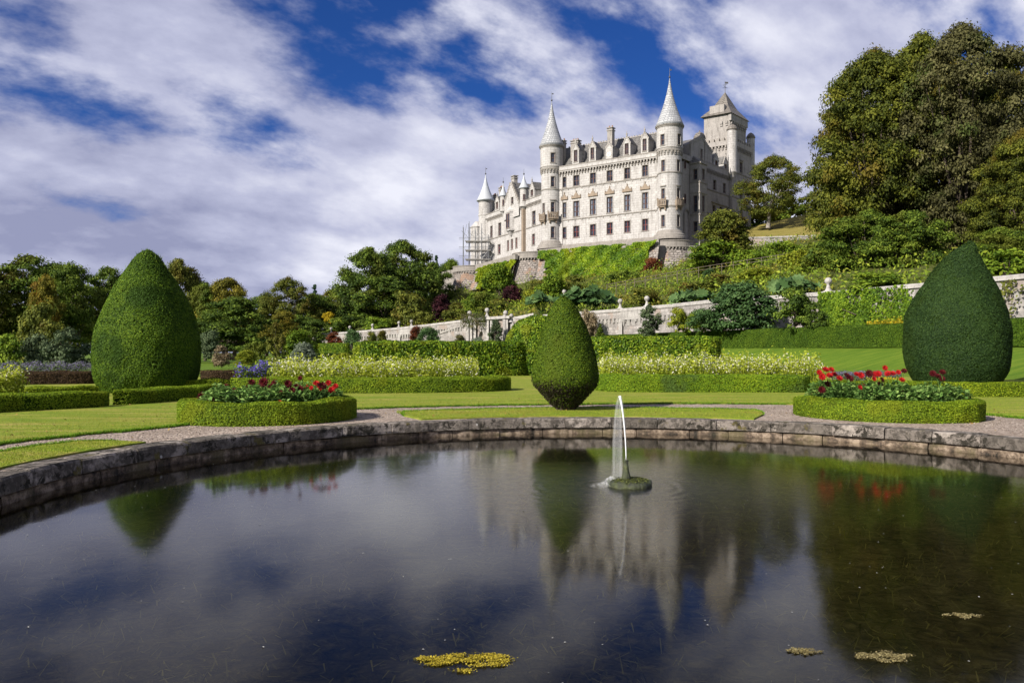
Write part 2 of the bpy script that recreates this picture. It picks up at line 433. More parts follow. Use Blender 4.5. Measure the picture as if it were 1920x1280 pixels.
M['core_green'] = simple('hedge_shadow_core', (.018,.034,.004), .95, .05, var=.3, vscale=4)
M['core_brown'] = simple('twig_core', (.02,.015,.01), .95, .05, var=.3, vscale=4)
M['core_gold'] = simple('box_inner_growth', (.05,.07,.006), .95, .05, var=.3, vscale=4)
M['bark'] = simple('bark', (.075,.06,.048), .95, .1, var=.4, vscale=2.5, bumpk=.5)
M['bark_pale'] = simple('bark_pale', (.22,.20,.18), .95, .1, var=.35, vscale=2.0, bumpk=.5)
M['stem'] = simple('flower_stem', (.05,.11,.02), .8, .2)
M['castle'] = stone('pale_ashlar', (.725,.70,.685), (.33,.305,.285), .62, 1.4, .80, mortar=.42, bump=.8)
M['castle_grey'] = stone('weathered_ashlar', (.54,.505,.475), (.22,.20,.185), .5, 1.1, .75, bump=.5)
M['castle_warm'] = stone('carved_sandstone', (.44,.35,.27), (.22,.17,.13), .6, 1.2, .6, bump=.3)
M['castle_trim'] = stone('moulded_stone', (.44,.405,.37), (.19,.175,.16), .6, 1.5, .7, bump=.3)
M['bastion'] = stone('rubble_stone', (.58,.52,.48), (.15,.125,.11), .58, .95, 1.0, (.42,.27,.19), .72, 1.0, .075, .5)
M['wallstone'] = stone('limewashed_wall_stone', (.60,.56,.535), (.20,.18,.17), .42, .8, .85, (.46,.37,.32), .28, .8, .03, .25)
M['wallcope'] = stone('pale_coping_stone', (.63,.60,.57), (.24,.22,.21), .6, 1.4, .75, None, .2, .7)
def slate(name, base, dark, bw, rh):
    base, dark = tuple(x*.62 for x in base), tuple(x*.58 for x in dark)
    b = NB(name)
    P = b.pos(); sx = b.n('ShaderNodeSeparateXYZ'); b.L.new(P, sx.inputs[0])
    cm = b.n('ShaderNodeCombineXYZ'); b.L.new(b.math('ADD', sx.outputs[0], b.math('MULTIPLY', sx.outputs[1], .55)), cm.inputs[0]); b.L.new(sx.outputs[2], cm.inputs[1])
    br = b.n('ShaderNodeTexBrick'); b.L.new(cm.outputs[0], br.inputs['Vector'])
    br.inputs['Color1'].default_value = (*base, 1); br.inputs['Color2'].default_value = (*[x*.72 for x in base], 1); br.inputs['Mortar'].default_value = (*dark, 1)
    br.inputs['Scale'].default_value = 1; br.inputs['Mortar Size'].default_value = .05; br.inputs['Brick Width'].default_value = bw; br.inputs['Row Height'].default_value = rh
    nz = b.noise(P, 1.3, 5.0, .6)
    col = b.mix(b.rng_(nz, .45, .75, 0, .55), br.outputs[0], dark)
    return b.done(b.principled(col, .62, b.bump(b.math('MULTIPLY', br.outputs['Fac'], -1.0), .8, .08), .4))
M['spire'] = slate('pale_lead_scales', (.60,.61,.63), (.27,.285,.32), .62, .62)
M['lead'] = simple('pale_lead_sheet', (.36,.38,.41), .5, .4, var=.25, vscale=.8)
M['slate'] = slate('grey_roof_slate', (.235,.225,.215), (.10,.095,.09), .7, .5)
M['slate_stone'] = slate('lichened_stone_slate', (.28,.25,.22), (.12,.108,.095), .8, .6)
M['iron'] = simple('dark_iron', (.06,.06,.065), .5, .4)
M['steel'] = simple('galvanised_steel', (.20,.21,.22), .45, .5, .6)
M['deck'] = simple('scaffold_boards', (.17,.165,.155), .8, .2, var=.2)
M['frame_brown'] = simple('dark_stained_sash', (.11,.055,.045), .6, .3)
M['frame_red'] = simple('red_painted_sash', (.16,.035,.030), .6, .3)
M['clock'] = simple('clock_dial', (.62,.60,.55), .5, .3)
def glass_mat():
    b = NB('window_glass')
    nz = b.noise(b.pos(), .7, 2.0)
    col = b.ramp(nz, [(.35, (.012,.014,.02)), (.65, (.05,.055,.075))])
    return b.done(b.principled(col, .08, None, .5))
M['glass'] = glass_mat()
M['curtain'] = simple('pale_curtain', (.16,.18,.23), .8, .2)
M['pot'] = simple('clay_chimney_pot', (.30,.16,.10), .8, .2, var=.2)
M['timber'] = simple('weathered_timber', (.13,.11,.085), .9, .1, var=.3)
def lawn_mat(name, a, b_, c, stripes=0.0):
    b = NB(name); P = b.pos()
    n1 = b.noise(b.scale(P, (.35, 2.2, 1)), .9, 7.0, .7); n2 = b.noise(P, 9.0, 6.0, .75); n3 = b.noise(P, 55.0, 3.0, .7)
    col = b.ramp(b.math('ADD', b.math('MULTIPLY', n1, .7), b.math('MULTIPLY', n2, .3)), [(.37, a), (.49, b_), (.585, c)])
    col = b.mix(b.rng_(n3, .3, .7), b.mix(.35, col, (.02,.035,.004)), col)
    h = b.math('ADD', n3, n2)
    return b.done(b.principled(col, .9, b.bump(h, .8, .03), .15))
M['lawn'] = lawn_mat('mown_lawn', (.115,.195,.012), (.195,.245,.021), (.32,.285,.065))
M['bank'] = lawn_mat('bank_grass', (.055,.115,.006), (.085,.15,.009), (.13,.185,.016))
M['drygrass'] = lawn_mat('dry_grass', (.13,.115,.022), (.20,.165,.042), (.27,.215,.068))
M['hillsoil'] = lawn_mat('hillside_ground', (.03,.045,.008), (.06,.075,.014), (.10,.095,.03))
def gravel_mat():
    b = NB('pink_gravel'); P = b.pos()
    v = b.n('ShaderNodeTexVoronoi'); b.L.new(P, v.inputs['Vector']); v.inputs['Scale'].default_value = 26
    sp = b.n('ShaderNodeSeparateColor'); b.L.new(v.outputs['Color'], sp.inputs[0])
    col = b.ramp(sp.outputs[0], [(0, (.10,.075,.055)), (.4, (.26,.205,.165)), (.8, (.36,.295,.245)), (1, (.46,.40,.345))])
    col = b.mix(b.rng_(b.noise(P, .8, 4.0), .4, .7, 0, .45), col, (.17,.13,.10))
    return b.done(b.principled(col, .9, b.bump(b.math('MULTIPLY', v.outputs['Distance'], -1.0), .9, .03), .2))
M['gravel'] = gravel_mat()
def coping_mat():
    b = NB('mossy_coping_stone'); P = b.pos()
    oi = b.n('ShaderNodeObjectInfo').outputs['Random']
    n1 = b.noise(P, 1.6, 7.0, .68); n2 = b.noise(P, 7.0, 6.0, .7); n3 = b.noise(P, 22.0, 4.0, .7)
    base = b.mix(oi, (.11,.096,.082), (.23,.20,.175))
    col = b.mix(b.rng_(n2, .42, .56, 0, .85), base, (.062,.054,.045))
    col = b.mix(b.rng_(n1, .55, .63, 0, .9), col, (.33,.29,.255))
    col = b.mix(b.rng_(b.noise(P, 3.1, 8.0, .75, .6), .53, .585, 0, .95), col, (.02,.018,.013))
    col = b.mix(b.rng_(b.noise(P, 2.2, 6.0, .7), .58, .64, 0, .8), col, (.095,.08,.02))
    v = b.voro(P, 2.6); 
    col = b.mix(b.rng_(v, .055, .085, .9, 0), col, (.42,.405,.38))
    h = b.math('ADD', b.math('MULTIPLY', n2, .8), b.math('MULTIPLY', n3, .5))
    return b.done(b.principled(col, .9, b.bump(h, 1.0, .09), .2))
M['coping'] = coping_mat()
def plinth_mat():
    b = NB('wet_lower_course'); P = b.pos()
    n2 = b.noise(P, 5.0, 7.0, .7); n1 = b.noise(P, 1.2, 5.0, .6)
    col = b.ramp(n2, [(.36, (.014,.012,.009)), (.5, (.10,.072,.05)), (.62, (.25,.195,.145))])
    col = b.mix(b.rng_(n1, .48, .62, 0, .7), col, (.09,.075,.035))
    return b.done(b.principled(col, .75, b.bump(n2, .9, .05), .3))
M['plinth'] = plinth_mat()
def moss_mat():
    b = NB('wet_mossy_stone'); P = b.pos()
    n = b.noise(P, 9.0, 6.0, .7)
    col = b.ramp(n, [(.35, (.012,.014,.008)), (.55, (.035,.045,.012)), (.75, (.09,.10,.03))])
    return b.done(b.principled(col, .55, b.bump(n, 1.0, .05), .5))
M['moss'] = moss_mat()
def water_mat():
    b = NB('pond_water'); P = b.pos()
    n1 = b.noise(b.scale(P, (1, .55, 1)), 1.1, 3.0, .5, .3)
    n2 = b.noise(P, 5.0, 2.0, .5)
    dw = b.n('ShaderNodeVectorMath', operation='DISTANCE'); b.L.new(P, dw.inputs[0]); dw.inputs[1].default_value = (1.5, 11.75, -.36)
    ring = b.math('MULTIPLY', b.math('SINE', b.math('ADD', b.math('MULTIPLY', dw.outputs['Value'], 30.0), b.math('MULTIPLY', n2, 5.0))), b.rng_(dw.outputs['Value'], .2, 2.6, .35, 0.0))
    nr = b.bump(b.math('ADD', b.math('ADD', n1, b.math('MULTIPLY', n2, .10)), ring), .045, .06)
    fr = b.n('ShaderNodeFresnel'); fr.inputs['IOR'].default_value = 1.38; b.L.new(nr, fr.inputs['Normal'])
    tr = b.n('ShaderNodeBsdfTransparent'); tr.inputs[0].default_value = (.84,.81,.60, 1)
    gl = b.n('ShaderNodeBsdfGlossy'); dv = b.n('ShaderNodeVectorMath', operation='DISTANCE'); b.L.new(P, dv.inputs[0]); dv.inputs[1].default_value = (1.6, 11.75, -.36)
    b.L.new(b.rng_(dv.outputs['Value'], .3, 4.2, .20, .075), gl.inputs['Roughness']); gl.inputs['Color'].default_value = (.97,.96,.93, 1); b.L.new(nr, gl.inputs['Normal'])
    mx = b.n('ShaderNodeMixShader'); b.L.new(b.math('MINIMUM', b.math('MULTIPLY', b.math('POWER', fr.outputs[0], 1.40), 1.55), 1.0), mx.inputs[0]); b.L.new(tr.outputs[0], mx.inputs[1]); b.L.new(gl.outputs[0], mx.inputs[2])
    return b.done(mx.outputs[0])
M['water'] = water_mat()
def poolbed_mat():
    b = NB('weedy_pool_bed'); P = b.pos()
    n = b.noise(P, 4.5, 10.0, .78, 1.2); n1 = b.noise(P, .55, 3.0)
    col = b.ramp(n, [(.38, (.05,.044,.02)), (.52, (.17,.14,.055)), (.66, (.36,.29,.12))])
    col = b.mix(b.rng_(n1, .5, .75, 0, .6), col, (.04,.036,.02))
    return b.done(b.principled(col, .9, b.bump(n, 1.0, .1), .1))
M['poolbed'] = poolbed_mat()
M['weed'] = foliage('pond_weed', (.012,.012,.005), (.040,.037,.012), (.10,.085,.025), .2)
M['fallen'] = foliage('fallen_leaves', (.05,.025,.008), (.12,.07,.02), (.22,.15,.04), .2)
M['pebble'] = foliage('loose_pebbles', (.10,.08,.065), (.22,.18,.15), (.34,.30,.26), .0)
M['moss_leaf'] = foliage('wet_moss', (.010,.012,.004), (.028,.034,.008), (.085,.095,.022), .1)
M['algae'] = foliage('floating_algae', (.08,.065,.005), (.19,.15,.012), (.30,.24,.03), .2)
M['algae_pale'] = foliage('floating_algae_pale', (.10,.08,.035), (.20,.165,.07), (.28,.24,.12), .2)
M['speck'] = simple('floating_speck', (.45,.44,.40), .7)
def spray_mat(name, alpha):
    b = NB(name)
    tr = b.n('ShaderNodeBsdfTransparent')
    df = b.principled((.78,.80,.82), .25, None, .5)
    mx = b.n('ShaderNodeMixShader'); mx.inputs[0].default_value = alpha; b.L.new(tr.outputs[0], mx.inputs[1]); b.L.new(df, mx.inputs[2])
    return b.done(mx.outputs[0])
M['jet'] = spray_mat('jet_water', .92)
M['spray'] = spray_mat('falling_water', .014)
M['foam'] = spray_mat('splash_foam', .05)
# ------------------------------------------------------------------ setting: pool, lawns, gravel, bank, hillside
PCX, PCY, PR, WZ = 1.9, 10.9, 8.4, -0.36
def lin(x, xs, ys): return float(np.interp(x, xs, ys))
RO_T = [-60, 0, 25, 38, 50, 65, 90, 118, 135, 148, 160, 215, 300]
RO_R = [12, 12, 12.6, 13.2, 14.6, 14.8, 13.3, 13.0, 11.8, 10.9, 11.1, 11.1, 12]
RI_T = [-60, 23, 63, 90, 118, 160, 215]
RI_R = [10.6, 10.6, 12.0, 11.8, 11.3, 10.1, 10.5]
def polar(r, deg, z): a = math.radians(deg); return (PCX + r*math.cos(a), PCY + r*math.sin(a), z)
def ring_mesh(name, rin, rout, t0, t1, z, nt, nr, mat, skirt=0.0, power=1.0):
    """flat sheet between two radius functions, angles in degrees"""
    mb = MB(); n0 = 0
    for i in range(nt+1):
        th = t0 + (t1-t0)*i/nt
        a, b = rin(th), rout(th)
        for j in range(nr+1):
            f = (j/nr)**power
            mb.v.append(polar(a + (b-a)*f, th, z))
    w = nr+1
    for i in range(nt):
        for j in range(nr):
            p = i*w+j; mb.f.append((p, p+1, p+w+1, p+w))
    if skirt:
        for j in (0, nr):
            for i in range(nt):
                a, b = mb.v[i*w+j], mb.v[(i+1)*w+j]
                mb.quad(a, b, (b[0], b[1], z-skirt), (a[0], a[1], z-skirt))
        for i in (0, nt):
            for j in range(nr):
                a, b = mb.v[i*w+j], mb.v[i*w+j+1]
                mb.quad(a, b, (b[0], b[1], z-skirt), (a[0], a[1], z-skirt))
    return mb.build(name, mat)
ro = lambda th: lin(th, RO_T, RO_R) + .05*math.sin(th*.9) + .03*math.sin(th*2.3)
ri = lambda th: lin(th, RI_T, RI_R) + .05*math.sin(th*.8+1) + .03*math.sin(th*2.1)
tag(ring_mesh('ground', lambda t: 40.0, lambda t: 1600.0, -180, 180, -0.05, 96, 8, M['bank'], power=2.5), kind='structure')
tag(ring_mesh('gravel_path', lambda t: PR+.3, lambda t: 16.0, -180, 180, 0.0, 120, 6, M['gravel']), kind='structure')
tag(ring_mesh('outer_lawn', ro, lambda t: 46.0, -60, 300, 0.035, 240, 30, M['lawn'], .06, 1.6), kind='structure')
LAWNS = [(64.5, 117.0), (159.5, 216.0), (-30.0, 25.0)]
for (a, b) in LAWNS:
    def rin(th, a=a, b=b): return PR + .47
    def rout(th, a=a, b=b):
        e = min(th-a, b-th); return (PR+.47) + (ri(th)-PR-.47)*min(1, (e/2.6+.12))**.35
    tag(ring_mesh('inner_lawn', rin, rout, a, b, 0.035, 60, 10, M['lawn'], .06), kind='structure')
tag(ring_mesh('pool_bed', lambda t: 0.0, lambda t: PR+.5, -180, 180, -1.05, 72, 8, M['poolbed']), kind='structure')
tag(ring_mesh('pond_water', lambda t: 0.0, lambda t: PR+.03, -180, 180, WZ, 96, 10, M['water']), kind='structure')
# pool wall: blocks of the upper course and of the lower, wetter course
cop = thing('pool_coping', 'round weathered stone coping of the pond, mossy blocks in two courses', 'pool wall', (PCX, PCY, 0))
def arc_block(name, mat, r0, r1, a0, a1, z0, z1, seg, rg):
    mb = MB(); n = len(mb.v)
    dz = rg.normal(0, .006); dr = rg.normal(0, .008)
    for i in range(seg+1):
        a = a0 + (a1-a0)*i/seg
        e = .022 if i in (0, seg) else 0.0
        jz = rg.normal(0, .004); jr = rg.normal(0, .007)
        for (r, z) in ((r0+dr+e*.4, z0), (r0+dr+jr, z0+.05), (r0+dr+e+jr, z1-.03), (r0+dr+.035+e, z1+dz+jz-e*.5), (r1, z1+dz-e*.5), (r1, z0)):
            mb.v.append(polar(r, a, z))
    for i in range(seg):
        for k in range(6):
            a_, b_ = n+i*6+k, n+i*6+(k+1)%6
            mb.f.append((a_, b_, b_+6, a_+6))
    mb.f.append(tuple(range(n, n+6))[::-1]); e = n+seg*6; mb.f.append(tuple(range(e, e+6)))
    return mb.build(name, mat, cop)
rg = np.random.default_rng(3)
a = -38.0
while a < 218.0:
    w = rg.uniform(6.0, 9.5)
    arc_block('coping_stone', M['coping'], PR-.03, PR+.46, a+.05, min(a+w, 218)-.05, -.215, .005, 5, rg); a += w
a = -35.0
while a < 216.0:
    w = rg.uniform(5.5, 10.0)
    arc_block('lower_stone', M['plinth'], PR+.03, PR+.42, a+.05, min(a+w, 216)-.05, -.42, -.222, 5, rg); a += w
mb = MB(); mb.lathe(PCX, PCY, [(PR+.25, -.03), (PR+.25, -.40), (PR+.10, -.40), (PR+.10, -1.1)], 96); mb.build('pool_lining', M['poolbed'], cop)
mb = MB(); mb.lathe(PCX, PCY, [(PR+.44, -.5), (PR+.44, -.02), (PR+.02, -.02), (PR+.02, -.42)], 40, math.radians(216), math.radians(322)); mb.build('near_kerb', M['coping'], cop)

# fountain: mossy rock disc, bronze nozzle, jet and falling water
FX, FY = 1.676, 11.75
ft = thing('fountain', 'single jet fountain on a round mossy stone disc in the pond', 'fountain', (FX, FY, WZ))
def fountain():
    mb = MB(); seg = 44
    prof = [(.300,-.12),(.318,.0),(.325,.035),(.31,.07),(.26,.09),(.15,.10),(.06,.105)]
    for (r, z) in prof:
        for k in range(seg):
            a = math.tau*k/seg
            w = 1 + .035*math.sin(5*a+1) + .025*math.sin(11*a) + rg.normal(0, .018)
            mb.v.append((FX+.05 + r*w*math.cos(a), FY + r*w*math.sin(a), WZ+z+rg.normal(0, .006)))
    for i in range(len(prof)-1):
        for k in range(seg):
            p = i*seg+k; q = i*seg+(k+1)%seg; mb.f.append((p, q, q+seg, p+seg))
    mb.f.append(tuple((len(prof)-1)*seg+k for k in range(seg)))
    mb.build('base', M['moss'], ft, True)
    n = 2600; a = rg.random(n)*math.tau; r = .315*np.sqrt(rg.random(n))*rg.uniform(.8, 1.03, n)
    P = np.stack([.05+r*np.cos(a), r*np.sin(a), np.interp(r, [0, .15, .26, .31, .33], [.105, .10, .088, .06, .0])+rg.uniform(-.006, .012, n)], 1)
    link('moss', leaf_mesh('moss', P, np.stack([np.cos(a)*r*2, np.sin(a)*r*2, np.full(n, .8)], 1), rg.uniform(.010, .028, n), .6, .6), M['moss_leaf'], ft)['kind'] = 'stuff'
    mb = MB(); mb.lathe(FX, FY, [(.075, WZ+.10),(.06,WZ+.16),(.045,WZ+.22),(.034,WZ+.31),(.026,WZ+.345),(.034,WZ+.36),(.034,WZ+.375),(.012,WZ+.38)], 16)
    mb.build('nozzle', M['moss'], ft, True)
    z0, top = WZ+.375, gz(742, FY)
    # rising jet, slightly leaning
    mb = MB(); pts = []; rad = []
    for i in range(15):
        f = i/14; pts.append((FX - .095*f**1.6, FY, z0 + (top-z0)*(1-(1-f)**1.25))); rad.append(.0065 + .012*f**1.5)
    mb.tube(pts, rad, 10); mb.build('water_jet', M['jet'], ft, True)
    mb = MB()
    for k in range(7):
        a = rg.uniform(0, math.tau); r0 = rg.uniform(.0, .028)
        mb.tube([(p[0]+r0*math.cos(a)*(.4+.06*i), p[1]+r0*math.sin(a)*(.4+.06*i), p[2]) for i, p in enumerate(pts)], [.006+.0009*i for i in range(15)], 4)
    mb.build('jet_filament', M['spray'], ft, True)
    # falling veil of thin streams
    mb = MB()
    for k in range(40):
        x1 = FX - rg.uniform(.06, .195); y1 = FY + rg.normal(0, .03); zt = top - abs(rg.normal(0, .035)) - .01; ze = WZ + rg.uniform(.02, .5)*(rg.random() < .35)
        sx = FX - .09 - abs(rg.normal(0, .018))
        ps = []
        for i in range(9):
            f = i/8; ps.append((sx + (x1-sx)*min(1, f*1.6)**.5, FY + (y1-FY)*f**.5, zt - (zt-ze)*f**1.3))
        mb.tube(ps, [.006, .008, .010, .011]+[.011+rg.uniform(.0, .008)]*5, 4)
    mb.build('falling_water', M['spray'], ft, True)
    n = 420; f = rg.random(n); P = np.stack([-.09-.06*np.minimum(1, f*1.6)**.5+rg.normal(0, .022, n)+.0*f, rg.normal(0, .03, n), (top-WZ)*(1-f**1.3)+rg.normal(0, .02, n)], 1); P[:, 2] = np.maximum(P[:, 2], .02)
    link('droplets', leaf_mesh('droplets', P, rg.normal(0, 1, (n, 3)), rg.uniform(.004, .011, n), .8, .5), M['foam'], ft)['kind'] = 'stuff'
    # splash: soft low dome of droplets
    n = 2600
    a = rg.random(n)*math.tau; r = np.minimum(np.abs(rg.normal(0, .10, n)), .26)
    P = np.stack([FX-.22 + r*np.cos(a)*1.25, FY + r*np.sin(a)*.9, WZ + .085*np.exp(-(r/.11)**2)*rg.random(n)*1.6+.004], 1) - np.array([FX, FY, WZ])
    me = leaf_mesh('splash', P, np.tile([0, 0, 1.], (n, 1)), rg.uniform(.008, .035, n), .9, 1.0)
    link('splash', me, M['foam'], ft)
fountain()

# floating algae mats
for (px, py, D_, w, d, mat, lab) in (
    (868, 1238, None, .34, .13, 'algae', 'yellow floating algae mat at the bottom edge near the middle'),
    (1806, 1154, None, .14, .07, 'algae_pale', 'pale yellow algae patch floating at the far right of the pond'),
    (1508, 1222, None, .11, .06, 'algae_pale', 'faint tan algae patch near the reflected spire and tree edge'),
    (1655, 1232, None, .22, .10, 'algae_pale', 'greenish algae clump below the tree reflection'),
    ):
    p = gp(px, py, WZ); n = int(90000*w*d+150)
    t = thing('algae_mat', lab, 'algae', p, group='algae floating on the pond')
    c = rg.normal(0, .42, (26, 2)) * np.array([w, d])
    k = rg.integers(0, 26, n)
    xy = c[k] + rg.normal(0, .10, (n, 2))*np.array([w, d])
    P = np.column_stack([xy, rg.uniform(.003, .012, n)])
    link('mat', leaf_mesh('algae', P, np.tile([0, 0, 1.], (n, 1)), rg.uniform(.006, .018, n), .7, .3), M[mat], t)
# pond weed standing below the surface, and specks floating on it
def pondweed():
    n = 70000
    a = rg.random(n)*math.tau; r = PR*np.sqrt(rg.random(n))
    x, y = PCX + r*np.cos(a), PCY + r*np.sin(a)
    cl = wob(np.stack([x, y, x*0], 1), 1.3, 2)
    keep = (rg.random(n) < .45+.55*cl) & (y < PCY+3); x, y = x[keep], y[keep]; n = len(x)
    V = np.empty((n, 4, 3)); an = rg.random(n)*math.tau; L = rg.uniform(.03, .11, n); w = rg.uniform(.003, .007, n)
    z = rg.uniform(-.85, WZ-.03, n)
    d = np.stack([np.cos(an), np.sin(an), rg.normal(0, .5, n)], 1); s = np.stack([-np.sin(an), np.cos(an), np.zeros(n)], 1)
    p = np.stack([x, y, z], 1)
    V[:, 0] = p - s*w[:, None]; V[:, 1] = p + s*w[:, None]; V[:, 2] = p + d*L[:, None] + s*w[:, None]*.5; V[:, 3] = p + d*L[:, None] - s*w[:, None]*.5
    V[:, :, 2] = np.clip(V[:, :, 2], -1.04, WZ-.02)
    o = link('pond_weed', quads_mesh('pond_weed', V.reshape(-1, 3), np.arange(n*4).reshape(n, 4), np.repeat(rg.random(n), 4)), M['weed'])
    tag(o, 'dark tangled weed under the pond surface', 'pond weed', kind='stuff')
    n = 420
    a = rg.random(n)*math.tau; r = PR*.97*np.sqrt(rg.random(n))
    P = np.stack([PCX + r*np.cos(a), PCY + r*np.sin(a), np.full(n, WZ+.004)], 1)
    o = link('floating_speck', leaf_mesh('floating_speck', P, np.tile([0, 0, 1.], (n, 1)), rg.uniform(.008, .022, n), .6, .05), M['speck'])
    tag(o, 'tiny pale specks of leaf litter floating on the pond', 'leaf litter', kind='stuff')
pondweed()
# short grass blades give the mown lawns their nap and soft cut edges
def lawn_blades():
    P = []
    for (a, b) in LAWNS:
        n = 26000
        th = rg.uniform(a+.4, b-.4, n); 
        rr = np.array([ri(x) for x in th[::40]]).repeat(40)[:n] - .05
        r = np.sqrt(rg.uniform((PR+.5)**2, rr**2, n)); e = np.minimum(th-a, b-th); r = np.minimum(r, (PR+.47)+(rr-PR-.47)*np.minimum(1, e/2.6+.10)**.35)
        P.append(np.stack([PCX + r*np.cos(np.radians(th)), PCY + r*np.sin(np.radians(th)), np.full(n, .03)], 1))
    n = 90000
    th = rg.uniform(15, 200, n); rr = np.interp(th, RO_T, RO_R)
    r = rr + rg.exponential(3.2, n); r = np.clip(r, rr, 24)
    P.append(np.stack([PCX + r*np.cos(np.radians(th)), PCY + r*np.sin(np.radians(th)), np.full(n, .03)], 1))
    P = np.vstack(P)
    o = link('lawn_grass', blade_mesh('lawn_grass', P, rg.uniform(.012, .032, len(P)), .012, .5), M['grass_blade'])
    tag(o, 'short mown grass of the lawns round the pond', 'grass', kind='stuff')
    E = []
    for f, (a, b) in [(ri, x) for x in LAWNS] + [(ro, (10, 205))]:
        n = int((b-a)*11*15)
        th = rg.uniform(a, b, n); r = np.array([f(x) for x in th]); e = np.minimum(th-a, b-th)
        if f is ri: r = (PR+.47)+(r-PR-.47)*np.minimum(1, e/2.6+.12)**.35
        r = r + rg.normal(0, .02, n)
        E.append(np.stack([PCX + r*np.cos(np.radians(th)), PCY + r*np.sin(np.radians(th)), rg.uniform(-.01, .03, n)], 1))
    E = np.vstack(E)
    o = link('lawn_edge_grass', blade_mesh('lawn_edge_grass', E, rg.uniform(.03, .06, len(E)), .02, .6), M['grass_edge'])
    tag(o, 'longer green grass fringe along the cut lawn edges', 'grass', kind='stuff')
lawn_blades()
def litter():
    n = 520; th = rg.uniform(20, 200, n); r = PR+.5+rg.random(n)*10
    P = np.stack([PCX + r*np.cos(np.radians(th)), PCY + r*np.sin(np.radians(th)), np.full(n, .052)], 1)
    tag(link('fallen_leaf_litter', leaf_mesh('fallen_leaf_litter', P, np.tile([0, 0, 1.], (n, 1)), rg.uniform(.03, .08, n), .6, .35), M['fallen']), 'scattered small brown fallen leaves on lawn and gravel', 'leaf litter', kind='stuff')
    n = 16000; th = rg.uniform(20, 190, n); r = np.interp(th, RI_T, RI_R)-1.2 + rg.random(n)*3.6
    P = np.stack([PCX + r*np.cos(np.radians(th)), PCY + r*np.sin(np.radians(th)), np.full(n, .006)], 1)
    tag(link('loose_pebbles', leaf_mesh('loose_pebbles', P, np.tile([0, 0, 1.], (n, 1)), rg.uniform(.012, .035, n), .8, .45), M['pebble']), 'loose pinkish pebbles strewn over the gravel path', 'gravel', kind='stuff')
litter()

# ---- the terrace wall line (photo column, distance, top height)
WALL = [(2150, 57.0, 8.0), (1920, 65.3, 8.0), (1700, 75.6, 8.0), (1460, 90.0, 8.0), (1330, 98.0, 8.0), (1080, 128.0, 8.0), (955, 146.0, 8.0), (870, 157.5, 8.0), (748, 175.0, 7.0), (600, 197.0, 6.15), (576, 200.5, 5.0)]
W_PX = [w[0] for w in WALL][::-1]; W_D = [w[1] for w in WALL][::-1]; W_Z = [w[2] for w in WALL][::-1]
def wD(px): return lin(px, W_PX, W_D)
def wZ(px): return lin(px, W_PX, W_Z)
TZ = 2.0
def bank():
    mb = MB(); cols = list(range(2150, 560, -30))
    prof = [(-23, -.06), (-20.5, .02), (-18, .42), (-13, 1.45), (-10.2, 1.93), (-9, TZ), (-4, TZ), (1.5, TZ)]
    for px in cols:
        for (o, z) in prof:
            D = wD(px) + o; mb.v.append((gx(px, D), D, z))
    w = len(prof)
    for i in range(len(cols)-1):
        for j in range(w-1):
            p = i*w+j; mb.f.append((p, p+w, p+w+1, p+1))
    tag(mb.build('grass_bank', M['bank'], smooth=True), kind='structure')
bank()
# ---- hillside: smooth surface through measured points
HC = []
for px in (2150, 2000, 1850, 1700, 1550, 1400, 1250, 1100, 980, 870, 780, 700, 620):
    D = wD(px)+1.2; HC.append((gx(px, D), D, wZ(px)-.9))
for (px, py, D) in ((1190,508,195),(1250,512,193),(1310,492,198),(1100,516,206),(1015,522,214),(968,534,214),(1035,528,209),(855,550,240),(905,548,234),
                    (1250,540,150),(1100,556,165),(950,578,185),(850,590,205),(1400,520,130),(1550,512,106),(1700,503,97),(1900,484,97),(1350,474,176),(1500,458,162),
                    (1395,452,196),(1530,447,188),(1400,428,225),(1460,414,222),(1535,398,218),(1650,395,205),(1850,380,190),(700,608,232),(800,600,225),(600,620,232)):
    p = at(px, py, D); HC.append(tuple(p))
HC += [(0,250,29),(20,255,29),(45,240,30),(70,240,31),(35,226,29.3),(100,280,40),(150,240,40),(150,180,32),(120,130,22),(-10,290,24),(-40,280,14),(-80,260,4),(-100,235,0),(-60,330,20),(60,320,38)]
HC = np.array(HC)
def rbf_fit(C):
    d = np.linalg.norm(C[:, None, :2]-C[None, :, :2], axis=2)
    A = np.zeros((len(C)+3,)*2); A[:len(C), :len(C)] = d; A[:len(C), -3:] = np.column_stack([np.ones(len(C)), C[:, :2]]); A[-3:, :len(C)] = A[:len(C), -3:].T
    return np.linalg.solve(A, np.concatenate([C[:, 2], np.zeros(3)]))
HW = rbf_fit(HC)
def hillz(x, y):
    x, y = np.asarray(x, float), np.asarray(y, float)
    d = np.sqrt((x[..., None]-HC[:, 0])**2 + (y[..., None]-HC[:, 1])**2)
    return d @ HW[:-3] + HW[-3] + HW[-2]*x + HW[-1]*y
def hillside():
    cols = list(range(2150, 470, -20)); offs = [0.6] + [1.5+ (i**1.25)*1.35 for i in range(1, 48)]
    V = []
    for px in cols:
        D0 = wD(px)
        for o in offs:
            D = D0 + o; V.append((gx(px, D), D, 0))
    V = np.array(V); V[:, 2] = hillz(V[:, 0], V[:, 1]); pxs = V[:, 0]*FPX/V[:, 1]+CX; V[:, 2] -= 7*np.clip((pxs-1385)/15, 0, 1)*np.clip((1715-pxs)/15, 0, 1)*np.clip((V[:, 1]-186)/6, 0, 1); V[:, 2] += wob(V, .35, 1)*.25*(V[:, 1] > 80)
    w = len(offs); Q = []
    for i in range(len(cols)-1):
        for j in range(w-1):
            p = i*w+j; Q.append((p, p+w, p+w+1, p+1))
    Q = np.array(Q)
    tag(link('hillside', quads_mesh('hillside', V, Q, smooth=True), M['hillsoil']), kind='structure')
    return V, Q
HV, HQ = hillside()
